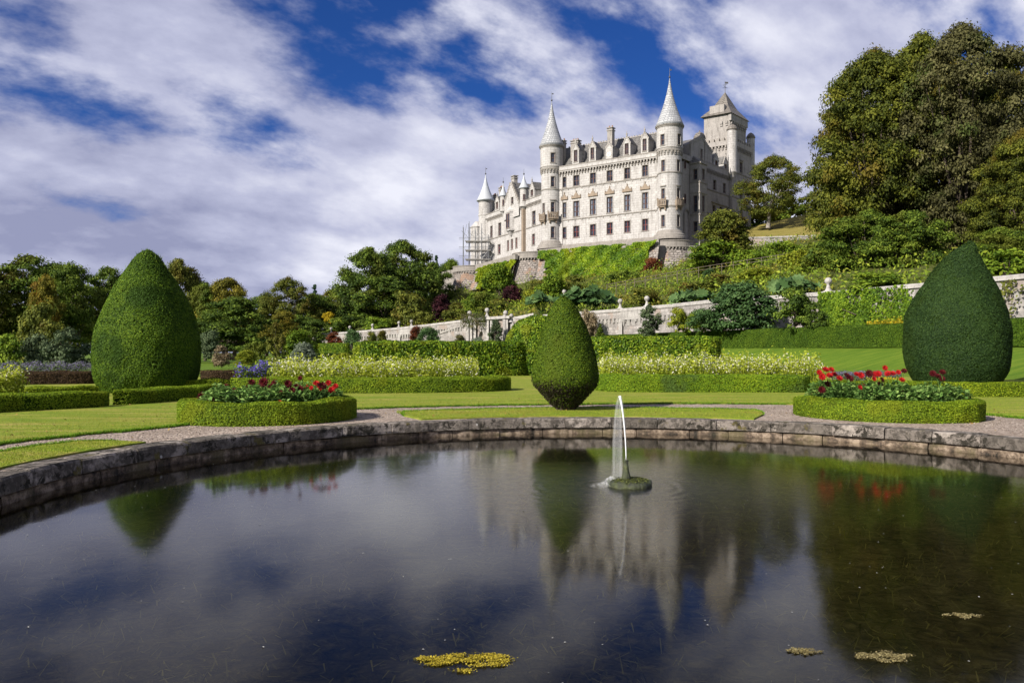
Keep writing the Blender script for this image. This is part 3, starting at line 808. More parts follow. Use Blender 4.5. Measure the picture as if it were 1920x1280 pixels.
def hill_at(px, D): return Vector((gx(px, D), D, float(hillz(gx(px, D), D))))
# ------------------------------------------------------------------ the castle
def v2(x, y): return Vector((x, y))
RT = v2(gx(1255.6, 200), 200.0)                       # right round tower
DM = v2(-2140, 1500).normalized(); NM = v2(-DM.y, DM.x)           # seaward front: along, outward
if NM.y > 0: NM = -NM
class Facade:
    def __init__(s, O, d, n): s.O, s.d, s.n = O, d, n
    def __call__(s, u, z, dep=0.0):
        p = s.O + s.d*u + s.n*dep; return (p.x, p.y, z)
    def u(s, px, dep=0.0):
        k = (px-CX)/FPX; o = s.O + s.n*dep
        return (k*o.y - o.x)/(s.d.x - k*s.d.y)
    def z(s, px, py, dep=0.0):
        o = s.O + s.n*dep + s.d*s.u(px, dep); return gz(py, o.y)
class Round:
    def __init__(s, c, r):
        s.c, s.r = c, r; s.t = (-c).normalized(); s.rt = v2(-s.t.y, s.t.x)
    def __call__(s, u, z, dep=0.0):
        a = u/s.r; p = s.c + (s.t*math.cos(a) + s.rt*math.sin(a))*(s.r+dep); return (p.x, p.y, z)
    def z(s, py): return gz(py, s.c.y - s.r)
# left tower sits where its column meets the line of the front
k = (1034.5-CX)/FPX
tt = (RT.x - k*RT.y)/(-DM.x + k*DM.y); LT = RT + DM*tt
TR = 2.95
castle = thing('castle', 'huge white stone castle with conical spires on the hill above the garden', 'castle', (RT.x-15, RT.y+10, 29))
def win(mp, u0, u1, z0, z1, sash='frame_brown', mull=1, trans=2, parent=None, dep=.38, sur=.2, hood=False, pane='glass', curt=False):
    """one window: stone surround (part) with pane and sash bars (sub-parts); the opening is cut by the caller"""
    nu = 1 if isinstance(mp, Facade) else 4
    mb = MB(); s = sur
    mb.mbox(mp, u0-s, u0, z0, z1+s, -.02, .07, 1); mb.mbox(mp, u1, u1+s, z0, z1+s, -.02, .07, 1)
    mb.mbox(mp, u0, u1, z1, z1+s, -.02, .07, nu); mb.mbox(mp, u0-s-.08, u1+s+.08, z0-.2, z0, -.02, .14, nu)
    if hood: mb.mbox(mp, u0-s-.15, u1+s+.15, z1+s+.35, z1+s+.62, -.02, .28, nu)
    w = mb.build('window', M['castle_trim'], parent or castle)
    mb = MB()
    for i in range(nu):
        a, b = u0+(u1-u0)*i/nu, u0+(u1-u0)*(i+1)/nu
        mb.quad(mp(a, z0, -dep), mp(b, z0, -dep), mp(b, z1, -dep), mp(a, z1, -dep))
    mb.build('pane', M[pane], w)
    if curt:
        mb = MB(); wd = (u1-u0)*.30
        for a, b in ((u0, u0+wd), (u1-wd*.8, u1)): mb.quad(mp(a, z0, -dep+.008), mp(b, z0, -dep+.008), mp((a+b)/2+(b-a)*.25, z1, -dep+.008), mp(a, z1, -dep+.008))
        mb.build('curtain', M['curtain'], w)
    mb = MB(); t = .07
    mb.mbox(mp, u0, u0+t*1.4, z0, z1, -dep+.015, -dep+.10); mb.mbox(mp, u1-t*1.4, u1, z0, z1, -dep+.015, -dep+.10)
    mb.mbox(mp, u0+t*1.4, u1-t*1.4, z1-t*1.6, z1, -dep+.015, -dep+.10, nu); mb.mbox(mp, u0+t*1.4, u1-t*1.4, z0, z0+t*1.8, -dep+.015, -dep+.10, nu)
    for i in range(mull):
        u = u0+(u1-u0)*(i+1)/(mull+1); mb.mbox(mp, u-t, u+t, z0+t*1.8, z1-t*1.6, -dep+.012, -dep+.13)
    for j in range(trans):
        z = z0+(z1-z0)*(j+1)/(trans+1); mb.mbox(mp, u0+t*1.4, u1-t*1.4, z-t*.8, z+t*.8, -dep+.02, -dep+.11, nu)
    mb.build('sash', M[sash], w)
    return w
def corbels(mb, mp, u0, u1, z0, h, step=.62, out=.42):
    step *= 1.3; out *= 1.05
    n = max(1, int(abs(u1-u0)/step)); s = (u1-u0)/n
    for i in range(n):
        u = u0+s*(i+.5); w = abs(s)*.23
        mb.mbox(mp, u-w, u+w, z0+h*.45, z0+h, -.02, out); mb.mbox(mp, u-w, u+w, z0, z0+h*.45, -.02, out*.55)
def cone(mb, c, prof, seg=28): mb.lathe(c.x, c.y, prof, seg)
def spire(parent, c, r, z0, z1, mat='spire', finial=2.6, name='cone_roof'):
    prof = []
    for i in range(15):
        f = i/14; rr = r*((1-f)**2.0*.55 + (1-f)*.45) + .06
        prof.append((rr, z0+(z1-z0)*f))
    mb = MB(); mb.lathe(c.x, c.y, [(r*.9, z0-.12)] + prof, 32); rf = mb.build(name, M[mat], parent, True)
    mb = MB(); mb.tube([(c.x, c.y, z1-.3), (c.x, c.y, z1+finial)], [.09, .03], 6)
    mb.lathe(c.x, c.y, [(.0, z1-.05), (.22, z1+.12), (.26, z1+.28), (.18, z1+.45), (0.02, z1+.55)], 8)
    if finial > 2: mb.box(c.x-.02, c.x+.5, c.y-.02, c.y+.02, z1+finial*.72, z1+finial*.84)
    mb.build('finial', M['iron'], parent)
    return rf
def round_tower(c, r, wins, zb, zcorb, zs, zeave, ztip, hoods=(), name='tower', flare=True):
    mp = Round(c, r)
    mb = MB(); nseg = 40
    us = [math.tau*r*(i/nseg-.5) for i in range(nseg+1)]
    holes = [(w[0]-w[1]/2, w[0]+w[1]/2, w[2], w[3]) for w in wins]
    zmid = zcorb + .9
    us = [round(u, 4) for u in us]; mb.gridwall(mp, us, [zb, zcorb], [h for h in holes if h[3] <= zcorb], .4)
    up = lambda u, z, d=0.0: mp(u, z, d+.28)
    for i in range(nseg): mb.quad(mp(us[i], zcorb, 0), mp(us[i+1], zcorb, 0), up(us[i+1], zmid, 0), up(us[i], zmid, 0))
    mb.gridwall(up, us, [zmid, zeave], [h for h in holes if h[3] > zcorb], .4)
    body = mb.build(name, M['castle'], castle)
    mb = MB(); corbels(mb, mp, -math.pi*r, math.pi*r, zcorb-.55, 1.0, .62, .30)
    mb.mbox(mp, -math.pi*r, math.pi*r, zcorb+.45, zmid, -.05, .34, nseg); mb.mbox(mp, -math.pi*r, math.pi*r, zmid+.22, zmid+.4, .1, .40, nseg)
    mb.build('corbel_ring', M['castle_trim'], body)
    for z in zs: mb = MB(); mb.mbox(mp, -math.pi*r, math.pi*r, z-.16, z+.14, -.05, .14, nseg); mb.build('string_course', M['castle_trim'], body)
    mb = MB(); mb.mbox(mp, -math.pi*r, math.pi*r, zeave-.55, zeave-.25, .1, .42, nseg); mb.mbox(mp, -math.pi*r, math.pi*r, zeave-.25, zeave, .1, .58, nseg)
    mb.build('eaves_cornice', M['castle_trim'], body)
    if flare:
        mb = MB(); mb.lathe(c.x, c.y, [(r+1.25, zb-.4), (r+1.2, zb+.2), (r+.95, zb+.35), (r+.9, zb+.8), (r+.5, zb+1.1), (r+.35, zb+1.5), (r+.02, zb+1.9)], 40)
        mb.build('plinth', M['castle_trim'], body)
    for i, w in enumerate(wins):
        m2 = mp if w[3] <= zcorb else up
        win(m2, w[0]-w[1]/2, w[0]+w[1]/2, w[2], w[3], 'frame_brown', 0, 1, body if False else castle, .35, .17, hood=(i in hoods))
    spire(body, c, r+.62, zeave+.003, ztip)
    return body
def balcony(mp, u, z0, w, h, out, parent):
    mb = MB()
    mb.mbox(mp, u-w/2, u+w/2, z0+.35, z0+.6, -.02, out, 2); mb.mbox(mp, u-w/2+.15, u+w/2-.15, z0, z0+.35, -.02, out*.7, 2)
    for s in (-1, 1): mb.mbox(mp, u+s*(w/2-.32)-.14, u+s*(w/2-.32)+.14, z0-.7, z0, -.02, out*.45)
    mb.mbox(mp, u-w/2, u+w/2, z0+h-.2, z0+h, out-.22, out+.02, 2)
    n = 5
    for i in range(n+1):
        uu = u-w/2+.1+(w-.2)*i/n; mb.mbox(mp, uu-.1, uu+.1, z0+.6, z0+h-.2, out-.18, out-.04)
    for s in (-1, 1):
        uu = u+s*(w/2-.1); mb.mbox(mp, uu-.1, uu+.1, z0+.6, z0+h-.2, -.02, out-.22)
        mb.mbox(mp, uu-.13, uu+.13, z0+h, z0+h+.35, out-.22, out+.04)
    return mb.build('balcony', M['castle_warm'], parent)
ZB = 29.9
# round towers
mpR = Round(RT, TR); zR = mpR.z
aR1, aR2 = math.radians(-33)*TR, math.radians(46)*TR
wr = []
for a_ in (aR1, aR2):
    for (t_, b_) in ((251, 271), (299, 320), (352.5, 373), (402.5, 424)): wr.append((a_, .95, zR(b_), zR(t_)))
right_tower = round_tower(RT, TR, wr, ZB, zR(285), [zR(322), zR(385.5)], zR(232), zR(139), (2, 6))
for a_ in (aR1, aR2): balcony(mpR, a_, zR(388), 2.0, 2.0, .95, right_tower)
mpL = Round(LT, TR*.97); zL = mpL.z
wl = [(.30, 1.0, zL(b_), zL(t_)) for (t_, b_) in ((287, 305), (331, 350), (379, 399.5), (425, 446))]
wl.append((-2.55, .9, zL(400), zL(380)))
left_tower = round_tower(LT, TR*.97, wl, ZB+.2, zL(320), [zL(354), zL(411.5)], zL(271), zL(184), (2,))
balcony(mpL, .30, zL(413), 2.3, 2.1, .95, left_tower); balcony(mpL, -2.6, zL(415), 2.0, 2.1, .9, left_tower)
# ---- seaward front between the towers
FM = Facade(RT + NM*.6, DM, NM)
fu = FM.u
def fz(py, px=1143.3): return FM.z(px, py)
U0, U1 = 1.5, (LT-RT).length - 1.5
cols = [1058.5, 1080.6, 1111.9, 1143.3, 1176.2, 1209.7]
rows = {'ground': (417.6, 438.8, 'frame_red'), 'first': (369.3, 398.8, 'frame_brown'), 'second': (319.8, 339.6, 'frame_brown')}
holes = []; specs = []
for i, px in enumerate(cols):
    hw = 2.9 if i == 0 else 5.2
    a_, b_ = sorted((fu(px-hw), fu(px+hw)))
    for key, (t_, bt, fr) in rows.items():
        h = (a_, b_, fz(bt), fz(t_)); holes.append(h); specs.append((h, fr, key, 0 if i == 0 else 1))
ZCB, ZPAR = fz(313.5), fz(300)
mb = MB(); mb.gridwall(FM, [U0, U1], [ZB-1.5, ZCB], holes, .42)
up = lambda u, z, d=0.0: FM(u, z, d+.4)
mb.mbox(FM, U0, U1, ZCB+.55, ZPAR, -.55, .42)
for (u, sgn) in ((U0, 1), (U1, -1)): pass
main_wall = mb.build('front_wall', M['castle'], castle)
mb = MB(); corbels(mb, FM, U0+1.2, U1-1.2, ZCB-.5, 1.05, .66, .40); mb.mbox(FM, U0, U1, ZPAR, ZPAR+.25, -.62, .5); mb.mbox(FM, U0, U1, ZCB+.80, ZCB+1.0, .40, .52)
mb.build('corbel_table', M['castle_trim'], main_wall)
for py in (342.4, 403.4): mb = MB(); mb.mbox(FM, U0, U1, fz(py)-.15, fz(py)+.13, -.02, .16); mb.build('string_course', M['castle_trim'], main_wall)
mb = MB()
for py in (342.4, 403.4):
    n = 14
    for i in range(n):
        u = U0+2+(U1-U0-4)*i/(n-1); mb.mbox(FM, u-.12, u+.12, fz(py)-.5, fz(py)-.15, -.02, .12)
mb.build('label_stops', M['castle_trim'], main_wall)['kind'] = 'stuff'
mb = MB(); mb.mbox(FM, U0, U1, ZB-1.5, ZB+.35, -.02, .55); mb.mbox(FM, U0, U1, ZB+.35, ZB+.75, -.02, .28); mb.build('plinth', M['castle_trim'], main_wall)
for (h, fr, key, mu) in specs:
    win(FM, *h, fr, mu, 2 if key == 'first' else 1, castle, .4, .2, curt=(key == 'first'))
    if key == 'first':        # carved pediment over the principal windows
        uc = (h[0]+h[1])/2; w = (h[1]-h[0])/2+.45; z0 = fz(362.5)
        mb = MB(); mb.mbox(FM, uc-w-.15, uc+w+.15, z0-.2, z0+.1, -.02, .30)
        P = [(-w, 0), (-w*.72, .45), (-w*.5, .5), (-w*.3, .95), (0, 1.35), (w*.3, .95), (w*.5, .5), (w*.72, .45), (w, 0)]
        f = [FM(uc+a, z0+.1+b, .22) for a, b in P]; g = [FM(uc+a, z0+.1+b, 0) for a, b in P]
        mb.poly(f)
        for i in range(len(P)-1): mb.quad(f[i], f[i+1], g[i+1], g[i])
        for sx in (-w, 0, w): mb.mbox(FM, uc+sx-.10, uc+sx+.10, z0+.1+(1.3 if sx == 0 else 0), z0+.75+(1.1 if sx == 0 else 0), .04, .24)
        mb.build('pediment', M['castle_warm'], castle)
# body behind, roof, ridge
def block(fac, u0, u1, z0, z1, d0, d1, name, mat, parent):
    mb = MB(); mb.mbox(fac, u0, u1, z0, z1, d0, d1); return mb.build(name, M[mat], parent)
block(FM, U0+.3, U1-.3, ZB-1.5, ZPAR-.4, -14.0, -1.0, 'inner_block', 'castle_grey', castle)
def roof(fac, u0, u1, z0, z1, d0, d1, name, mat, parent, hip0=0.0, hip1=0.0):
    dm = (d0+d1)/2; mb = MB()
    a, b, c, d = fac(u0, z0, d0), fac(u1, z0, d0), fac(u1, z0, d1), fac(u0, z0, d1); r0, r1 = fac(u0+hip0, z1, dm), fac(u1-hip1, z1, dm)
    mb.poly([a, b, r1, r0]); mb.poly([c, d, r0, r1]); mb.poly([a, r0, d]); mb.poly([b, c, r1]); mb.poly([a, d, c, b])
    return mb.build(name, M[mat], parent)
ZR = gz(262, 214)
main_roof = roof(FM, U0, U1, ZPAR-.8, ZR, -.7, -11.0, 'main_roof', 'slate', castle)
mb = MB(); n = 40
for i in range(n):
    u = U0+1+(U1-U0-2)*i/(n-1); mb.mbox(FM, u-.16, u+.16, ZR-.05, ZR+.38, -6.0, -5.7)
mb.mbox(FM, U0, U1, ZR-.12, ZR+.08, -6.05, -5.65); mb.build('ridge_crest', M['castle_grey'], main_roof)
def dormer(fac, uc, w, z0, zw, zp, depth, d0=.35, wn=True, clock=False, parent=None, mat='castle_grey'):
    """stone dormer with a steep gable, finial, little slate roof and its window"""
    mb = MB(); P = [(-w, z0), (w, z0), (w, zw), (0, zp), (-w, zw)]
    a, b = -.5*w, .5*w; h = [(uc+a, uc+b, z0+(zw-z0)*.36, zw-.05)]
    if not clock: mb.gridwall(lambda u, z, d=0: fac(u, z, d+d0), [uc-w, uc+w], [z0, zw], h, .3)
    else: mb.gridwall(lambda u, z, d=0: fac(u, z, d+d0), [uc-w, uc+w], [z0, zw], [], .3)
    mb.poly([fac(uc-w, zw, d0), fac(uc+w, zw, d0), fac(uc, zp, d0)])
    for s in (-1, 1): mb.quad(fac(uc+s*w, z0, d0), fac(uc+s*w, zw, d0), fac(uc+s*w, zw, d0-depth), fac(uc+s*w, z0, d0-depth))
    dm = mb.build('dormer', M['castle'], parent or castle)
    mb = MB()
    for s in (-1, 1):
        mb.quad(fac(uc+s*(w+.12), zw-.12, d0-.18), fac(uc, zp+.02, d0-.18), fac(uc, zp+.02, d0-depth), fac(uc+s*(w+.12), zw-.12, d0-depth))
    mb.build('dormer_roof', M['slate'], dm)
    mb = MB(); nst = 4
    for s in (-1, 1):
        for i in range(nst):
            f = i/nst; mb.mbox(fac, uc+s*w*(1-f)-.16, uc+s*w*(1-f)+.16, zw+(zp-zw)*f-.12, zw+(zp-zw)*f+.34, d0-.2, d0+.08)
    mb.mbox(fac, uc-.13, uc+.13, zp-.1, zp+.65, d0-.18, d0+.1); mb.mbox(fac, uc-.26, uc+.26, zp+.55, zp+.75, d0-.12, d0+.06); mb.mbox(fac, uc-.07, uc+.07, zp+.75, zp+1.35, d0-.08, d0+.02)
    mb.build('finial', M['castle_grey'], dm)
    if clock:
        mb = MB(); c = Vector(fac(uc, z0+(zw-z0)*.55, d0+.06)); n3 = Vector((fac.n.x, fac.n.y, 0)); t3 = Vector((fac.d.x, fac.d.y, 0)); R_ = w*.62
        ring = [c + (t3*math.cos(k/20*math.tau) + Vector((0,0,1))*math.sin(k/20*math.tau))*R_ for k in range(20)]; mb.poly([p+n3*.04 for p in ring])
        for k in range(20): mb.quad(ring[k]-n3*.06, ring[(k+1)%20]-n3*.06, ring[(k+1)%20]+n3*.04, ring[k]+n3*.04)
        dial = mb.build('clock_dial', M['clock'], dm)
        mb = MB(); mb.tube([c+n3*.06, c+n3*.06+Vector((0,0,1))*R_*.8], .05, 4); mb.tube([c+n3*.06, c+n3*.06+t3*R_*.45-Vector((0,0,1))*R_*.35], .06, 4); mb.build('clock_hand', M['iron'], dial)
    elif wn:
        f2 = Facade(fac.O + fac.n*d0, fac.d, fac.n); hh = h[0]
        win(f2, *hh, 'frame_brown', 1, 1, castle, .28, .1)
    return dm
for px, pt, pb in ((1080.6, 268, 303), (1111.9, 263.5, 299), (1143.3, 275, 296), (1176.2, 255.5, 288.5), (1209.7, 247, 283)):
    u = fu(px); zz = lambda py: FM.z(px, py)
    if px == 1143.3: dormer(FM, u, 1.0, ZPAR-.9, zz(277), zz(270), 4.0, clock=True)
    else: dormer(FM, u, 1.02, ZPAR-.9, zz(pt+14), zz(pt+1), 3.5)
def chimney(fac, u, d, z0, z1, w, dp, parent, pots=3, mat='castle_grey'):
    mb = MB(); mb.mbox(fac, u-w, u+w, z0, z1-.9, d-dp, d+dp); mb.mbox(fac, u-w-.15, u+w+.15, z1-.9, z1-.6, d-dp-.15, d+dp+.15); mb.mbox(fac, u-w*.92, u+w*.92, z1-.6, z1-.2, d-dp*.92, d+dp*.92); mb.mbox(fac, u-w-.2, u+w+.2, z1-.2, z1, d-dp-.2, d+dp+.2)
    c = mb.build('chimney', M[mat], parent)
    for i in range(pots):
        p = fac(u-w*.6+w*1.2*(i/(max(1, pots-1))), z1, d); mb = MB(); mb.lathe(p[0], p[1], [(.2, z1), (.17, z1+.5), (.21, z1+.55), (.12, z1+.56)], 8); mb.build('chimney_pot', M['pot'], c)
    return c
chimney(FM, FM.u(1079.5, -3.5), -3.5, ZPAR-1, FM.z(1079.5, 264, -3.5), 1.15, .8, castle, 3)
chimney(FM, FM.u(1145.5, -1.6), -1.6, ZPAR-1, FM.z(1145.5, 240, -1.6), .72, .7, castle, 2)
chimney(FM, FM.u(1056, -3.0), -3.0, ZPAR-1, FM.z(1056, 264, -3.0), .6, .6, castle, 1)
# drain pipes
for px in (1235.0, 1055.2):
    mb = MB(); u = fu(px); mb.tube([FM(u, ZB+.5, .14), FM(u, ZCB-.6, .14)], .075, 6); mb.build('drain_pipe', M['castle_trim'], castle)

# ---- right wing, in grazing light
DW = v2(1280, 1500).normalized(); NW = v2(DW.y, -DW.x)
BC = v2(gx(1312, 203), 203.0)                    # near corner of the square bay
WO = BC - NW*2.8                                # where the bay's left cheek meets the wing wall
FW = Facade(WO, DW, NW)
uK = FW.u(1369.0)
wz = lambda px, py: FW.z(px, py)
holes = []
sp = []
for px, t_, b_, hw in ((1340, 338, 356.5, 2.6), (1358.3, 344, 362.5, 2.5), (1338.8, 385, 402, 2.6), (1351.5, 388, 404, 2.4), (1363, 391, 406, 2.2), (1340, 420, 436, 2.6), (1358, 424, 438, 2.5)):
    a_, b2 = sorted((FW.u(px-hw), FW.u(px+hw))); h = (a_, b2, wz(px, b_), wz(px, t_)); holes.append(h); sp.append(h)
ZW1 = wz(1325, 319.5); ZW2 = wz(1325, 306.5)
mb = MB(); mb.gridwall(FW, [-6.0, uK+1], [ZB-2, ZW1], holes, .42); mb.mbox(FW, -6, uK+1, ZW1+.5, ZW2, -.5, .42)
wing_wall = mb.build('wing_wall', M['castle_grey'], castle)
for h in sp: win(FW, *h, 'frame_brown', 0, 2, castle, .4, .18)
mb = MB(); corbels(mb, FW, 4.0, uK-.5, ZW1-.5, 1.0, .66, .40); mb.mbox(FW, 3.9, uK, ZW2, ZW2+.22, -.55, .5); mb.build('corbel_table', M['castle_trim'], wing_wall)
for z in (wz(1325, 353.5), wz(1325, 398)): mb = MB(); mb.mbox(FW, 3.9, uK+.2, z-.15, z+.13, -.02, .15); mb.build('string_course', M['castle_trim'], wing_wall)
mb = MB(); z = wz(1339, 380); mb.mbox(FW, FW.u(1334), FW.u(1366), z-.15, z+.15, -.02, .3)
mb.build('string_course', M['castle_trim'], wing_wall)
mb = MB(); uc = FW.u(1343.5); mb.poly([FW(uc-1.6, z+.15, .2), FW(uc+1.6, z+.15, .2), FW(uc+.5, z+.8, .2), FW(uc, z+1.7, .2), FW(uc-.5, z+.8, .2)]); mb.build('pediment', M['castle_trim'], castle)
for px, pt in ((1342, 285), (1359.5, 292)):
    u = FW.u(px); zt = FW.z(px, pt, .35); dormer(FW, u, 1.35, ZW2-.3, zt-2.2, zt, 3.0, .2, mat='castle_grey')
roof(FW, -2, uK+2, ZW2-.6, ZW2+5.0, -.7, -9.0, 'wing_roof', 'slate', castle)
block(FW, -5.6, uK+1, ZB-2, ZW2-.6, -9.0, -1.0, 'inner_block', 'castle_grey', castle)
# the square bay: lit cheek and shaded front
FBc = Facade(WO, NW, -DW)                          # cheek, u from the wall outwards
FBf = Facade(BC, DW, NW)
ZBT = gz(304, 203); uB = FBf.u(1325.0); bayh = {}
ch, fh = [], []
for t_, b_ in ((317, 336.5), (366.5, 397), (415, 434)):
    ch.append((1.05, 2.15, gz(b_, 203.5), gz(t_, 203.5))); fh.append((uB*.36, uB*.70, gz(b_+.5, 204.5), gz(t_+.5, 204.5)))
mb = MB(); mb.gridwall(FBc, [-.02, 2.8], [ZB-2, ZBT], ch, .4); mb.gridwall(FBf, [0, uB], [ZB-2, ZBT], fh, .4)
e = Facade(WO + DW*uB, NW, DW); mb.gridwall(e, [0, 2.8], [ZB-2, ZBT], [], .3)
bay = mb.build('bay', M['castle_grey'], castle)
for h in ch: win(FBc, *h, 'frame_brown', 0, 1, castle, .38, .16)
for h in fh: win(FBf, *h, 'frame_brown', 1, 1, castle, .38, .16)
for py in (304, 340, 360, 401):
    mb = MB(); z = gz(py, 203); o = .3 if py == 304 else .16
    mb.mbox(FBc, 0, 2.8, z-.2, z+.15, -.02, o); mb.mbox(FBf, -.02, uB+.1, z-.2, z+.15, -.02, o)
    mb.build('string_course', M['castle_trim'], bay)
mb = MB(); P0 = [FBf(-.1, ZBT+.1, .1), FBf(uB+.1, ZBT+.1, .1), (*(WO+DW*(uB+.1)), ZBT+.1), (*(WO+DW*-.1), ZBT+.1)]; ap = [(*(WO+DW*(uB*.25)), ZBT+2.4), (*(WO+DW*(uB*.75)), ZBT+2.4)]
mb.poly([P0[0], P0[1], ap[1], ap[0]]); mb.poly([P0[3], P0[0], ap[0]]); mb.poly([P0[1], P0[2], ap[1]]); mb.build('bay_roof', M['slate'], bay)
# gable above the bay
g0, g1 = -.3, FW.u(1332.0); zg = gz(252, 206); zs0 = ZW2-1.0
mb = MB(); gc = (g0+g1)/2; ws = (gc-.45, gc+.45, FW.z(1320, 302), FW.z(1320, 283.5))
FG = Facade(FW.O + NW*.45, DW, NW)
mb.gridwall(FG, [g0, g1], [zs0, ws[3]+.3], [ws], .4); zz = ws[3]+.3
mb.poly([FG(g0, zz, 0), FG(g1, zz, 0), FG(gc, zg, 0)])
for u in (g0, g1): mb.quad(FG(u, zs0, 0), FG(u, zz, 0), FG(u, zz, -7), FG(u, zs0, -7))
gb = mb.build('gable', M['castle_grey'], castle); win(FG, *ws, 'frame_brown', 0, 1, castle, .35, .15)
mb = MB()
for s in (g0, g1): mb.quad(FG(s, zz-.05, -.3), FG(gc, zg-.05, -.3), FG(gc, zg-.05, -9), FG(s, zz-.05, -9))
mb.build('gable_roof', M['slate'], gb)
mb = MB()
for s in (g0, g1):
    for i in range(9):
        f = i/9; u = s+(gc-s)*f; z = zz+(zg-zz)*f; mb.mbox(FG, u-.25, u+.25, z-.25, z+.55, -.35, .1)
mb.mbox(FG, gc-.2, gc+.2, zg-.1, zg+1.1, -.3, .1); mb.build('crow_step', M['castle_grey'], gb)
# recess between tower and bay: tall drain pipe and arched porch
mb = MB(); p = FW(-.35, 0, .16); mb.tube([(p[0], p[1], ZB-1), (p[0], p[1], ZW2)], .09, 6); mb.build('drain_pipe', M['castle_trim'], castle)
mb = MB(); uu = FW.u(1286)
for i in range(9):
    a0_, a1_ = math.pi*i/9, math.pi*(i+1)/9; zc = FW.z(1286, 401); R0, R1 = 1.0, 1.35
    q = lambda R, a, d: FW(uu-R*math.cos(a), zc+R*math.sin(a), d)
    mb.quad(q(R0, a0_, .3), q(R0, a1_, .3), q(R1, a1_, .3), q(R1, a0_, .3)); mb.quad(q(R1, a0_, .3), q(R1, a1_, .3), q(R1, a1_, 0), q(R1, a0_, 0))
for s in (-1, 1): mb.mbox(FW, uu+s*1.17-.17, uu+s*1.17+.17, ZB-2, zc, -.02, .3)
porch = mb.build('porch_arch', M['castle_trim'], castle)
for t_, b_ in ((298, 316), (364, 382)):
    u = FW.u(1284.0); win(FW, u-.4, u+.4, FW.z(1284, b_), FW.z(1284, t_), 'frame_brown', 0, 1, castle, -.03, .14)
# small dome turret behind the gable
dc = FW.O + DW*3.0 - NW*6.0; mb = MB(); D_ = dc.y; mb.lathe(gx(1311.5, D_), D_, [(1.5, ZW2-2), (1.5, gz(262, D_)), (1.65, gz(261, D_)), (1.5, gz(256, D_)), (1.0, gz(250.5, D_)), (.2, gz(248, D_)), (.05, gz(244, D_))], 20); mb.build('dome_turret', M['slate_stone'], castle, True)

# ---- the keep
KC = v2(gx(1369, 222), 222.0) + NW*.5
FKr = Facade(KC, DW, NW); FKl = Facade(KC, DM, -DW)
FKl.n = v2(-DM.y, DM.x);
if FKl.n.y > 0: FKl.n = -FKl.n
lenR = FKr.u(1408.0); lenL = 9.0
ZK1 = gz(275, 222); ZK2 = gz(263, 222)
kh = []
for px, t_, b_ in ((1389.6, 305, 324), (1389.6, 356, 373), (1390, 390, 409)):
    a_, b2 = sorted((FKr.u(px-2.4), FKr.u(px+2.4))); kh.append((a_, b2, FKr.z(px, b_), FKr.z(px, t_)))
mb = MB(); mb.gridwall(FKr, [0, lenR], [ZB-2, ZK1], kh, .4); mb.gridwall(FKl, [0, lenL], [ZB-2, ZK1], [], .4)
mb.mbox(FKr, -.4, lenR+.4, ZK1+.5, ZK2, -.5, .42); mb.mbox(FKl, -.4, lenL, ZK1+.5, ZK2, -.5, .42)
fe = Facade(KC + DW*lenR, -NW, DW); mb.gridwall(fe, [0, 9], [ZB-2, ZK2], [], .3)
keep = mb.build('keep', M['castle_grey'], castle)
for h in kh: win(FKr, *h, 'frame_brown', 0, 2, castle, .38, .16)
mb = MB(); corbels(mb, FKr, 0, lenR, ZK1-.7, 1.25, .7, .40); corbels(mb, FKl, .2, lenL, ZK1-.7, 1.25, .7, .40)
for fac, ln in ((FKr, lenR), (FKl, lenL)):
    n = int(ln/1.5)
    for i in range(n): u = .5+i*1.5; m2 = MB(); m2.mbox(fac, u, u+.85, ZK2, ZK2+.85, -.3, .42); m2.build('merlon', M['castle_trim'], keep)
for z in (FKr.z(1378, 323), FKr.z(1370, 367)): m2 = MB(); m2.mbox(FKr, 0, lenR, z-.15, z+.14, -.02, .16); m2.build('string_course', M['castle_trim'], keep)
mb.build('corbel_row', M['castle_trim'], keep); mb = MB()
mb.mbox(FKr, FKr.u(1389.6)-1.1, FKr.u(1389.6)+1.1, FKr.z(1389.6, 301.5)-.1, FKr.z(1389.6, 301.5)+.2, -.02, .3)
mb.build('hood_mould', M['castle_trim'], keep)
# upper stage
KU = KC - NW*.7 + DW*.2; ZE = gz(214, 223)
FUr = Facade(KU, DW, NW); FUl = Facade(KU, DM, FKl.n); LR, LL = FUr.u(1398.5), FUl.u(1320.0)
mb = MB(); A = Vector((*KU, 0)); B_ = Vector((*(KU+DW*LR), 0)); C_ = Vector((*(KU+DW*LR+DM*LL), 0)); D4 = Vector((*(KU+DM*LL), 0))
for p, q in ((A, B_), (B_, C_), (C_, D4), (D4, A)): mb.quad((p.x, p.y, ZK1-2), (q.x, q.y, ZK1-2), (q.x, q.y, ZE), (p.x, p.y, ZE))
stage = mb.build('keep_upper_stage', M['castle_grey'], castle)
mb = MB(); zc = gz(234, 223); corbels(mb, FUr, .1, LR-.1, zc-.3, 1.3, .8, .45); mb.mbox(FUr, -.2, LR+.2, zc+1.0, ZE-.003, -.3, .5); corbels(mb, FUl, .1, LL*.42, zc-.3, 1.3, .8, .4)
for u in (LR*.25, LR*.6, LR*.9): mb.mbox(FUr, u-.25, u+.25, ZE-1.5, ZE-.9, .48, .52)
mb.build('machicolation', M['castle_grey'], stage)
mb = MB(); ov = .75
def off(p, a, b): return p + Vector((*(DW*a), 0)) + Vector((*(DM*b), 0))
E4 = [off(A, -ov, -ov), off(B_, ov, -ov), off(C_, ov, ov), off(D4, -ov, ov)]; cen = (A+B_+C_+D4)/4
ZA = gz(173, cen.y); mids = [cen + (p-cen)*.50 for p in E4]; hi = [cen + (p-cen)*.20 for p in E4]; zm = ZE + (ZA-ZE)*.38; zh = ZE+(ZA-ZE)*.76
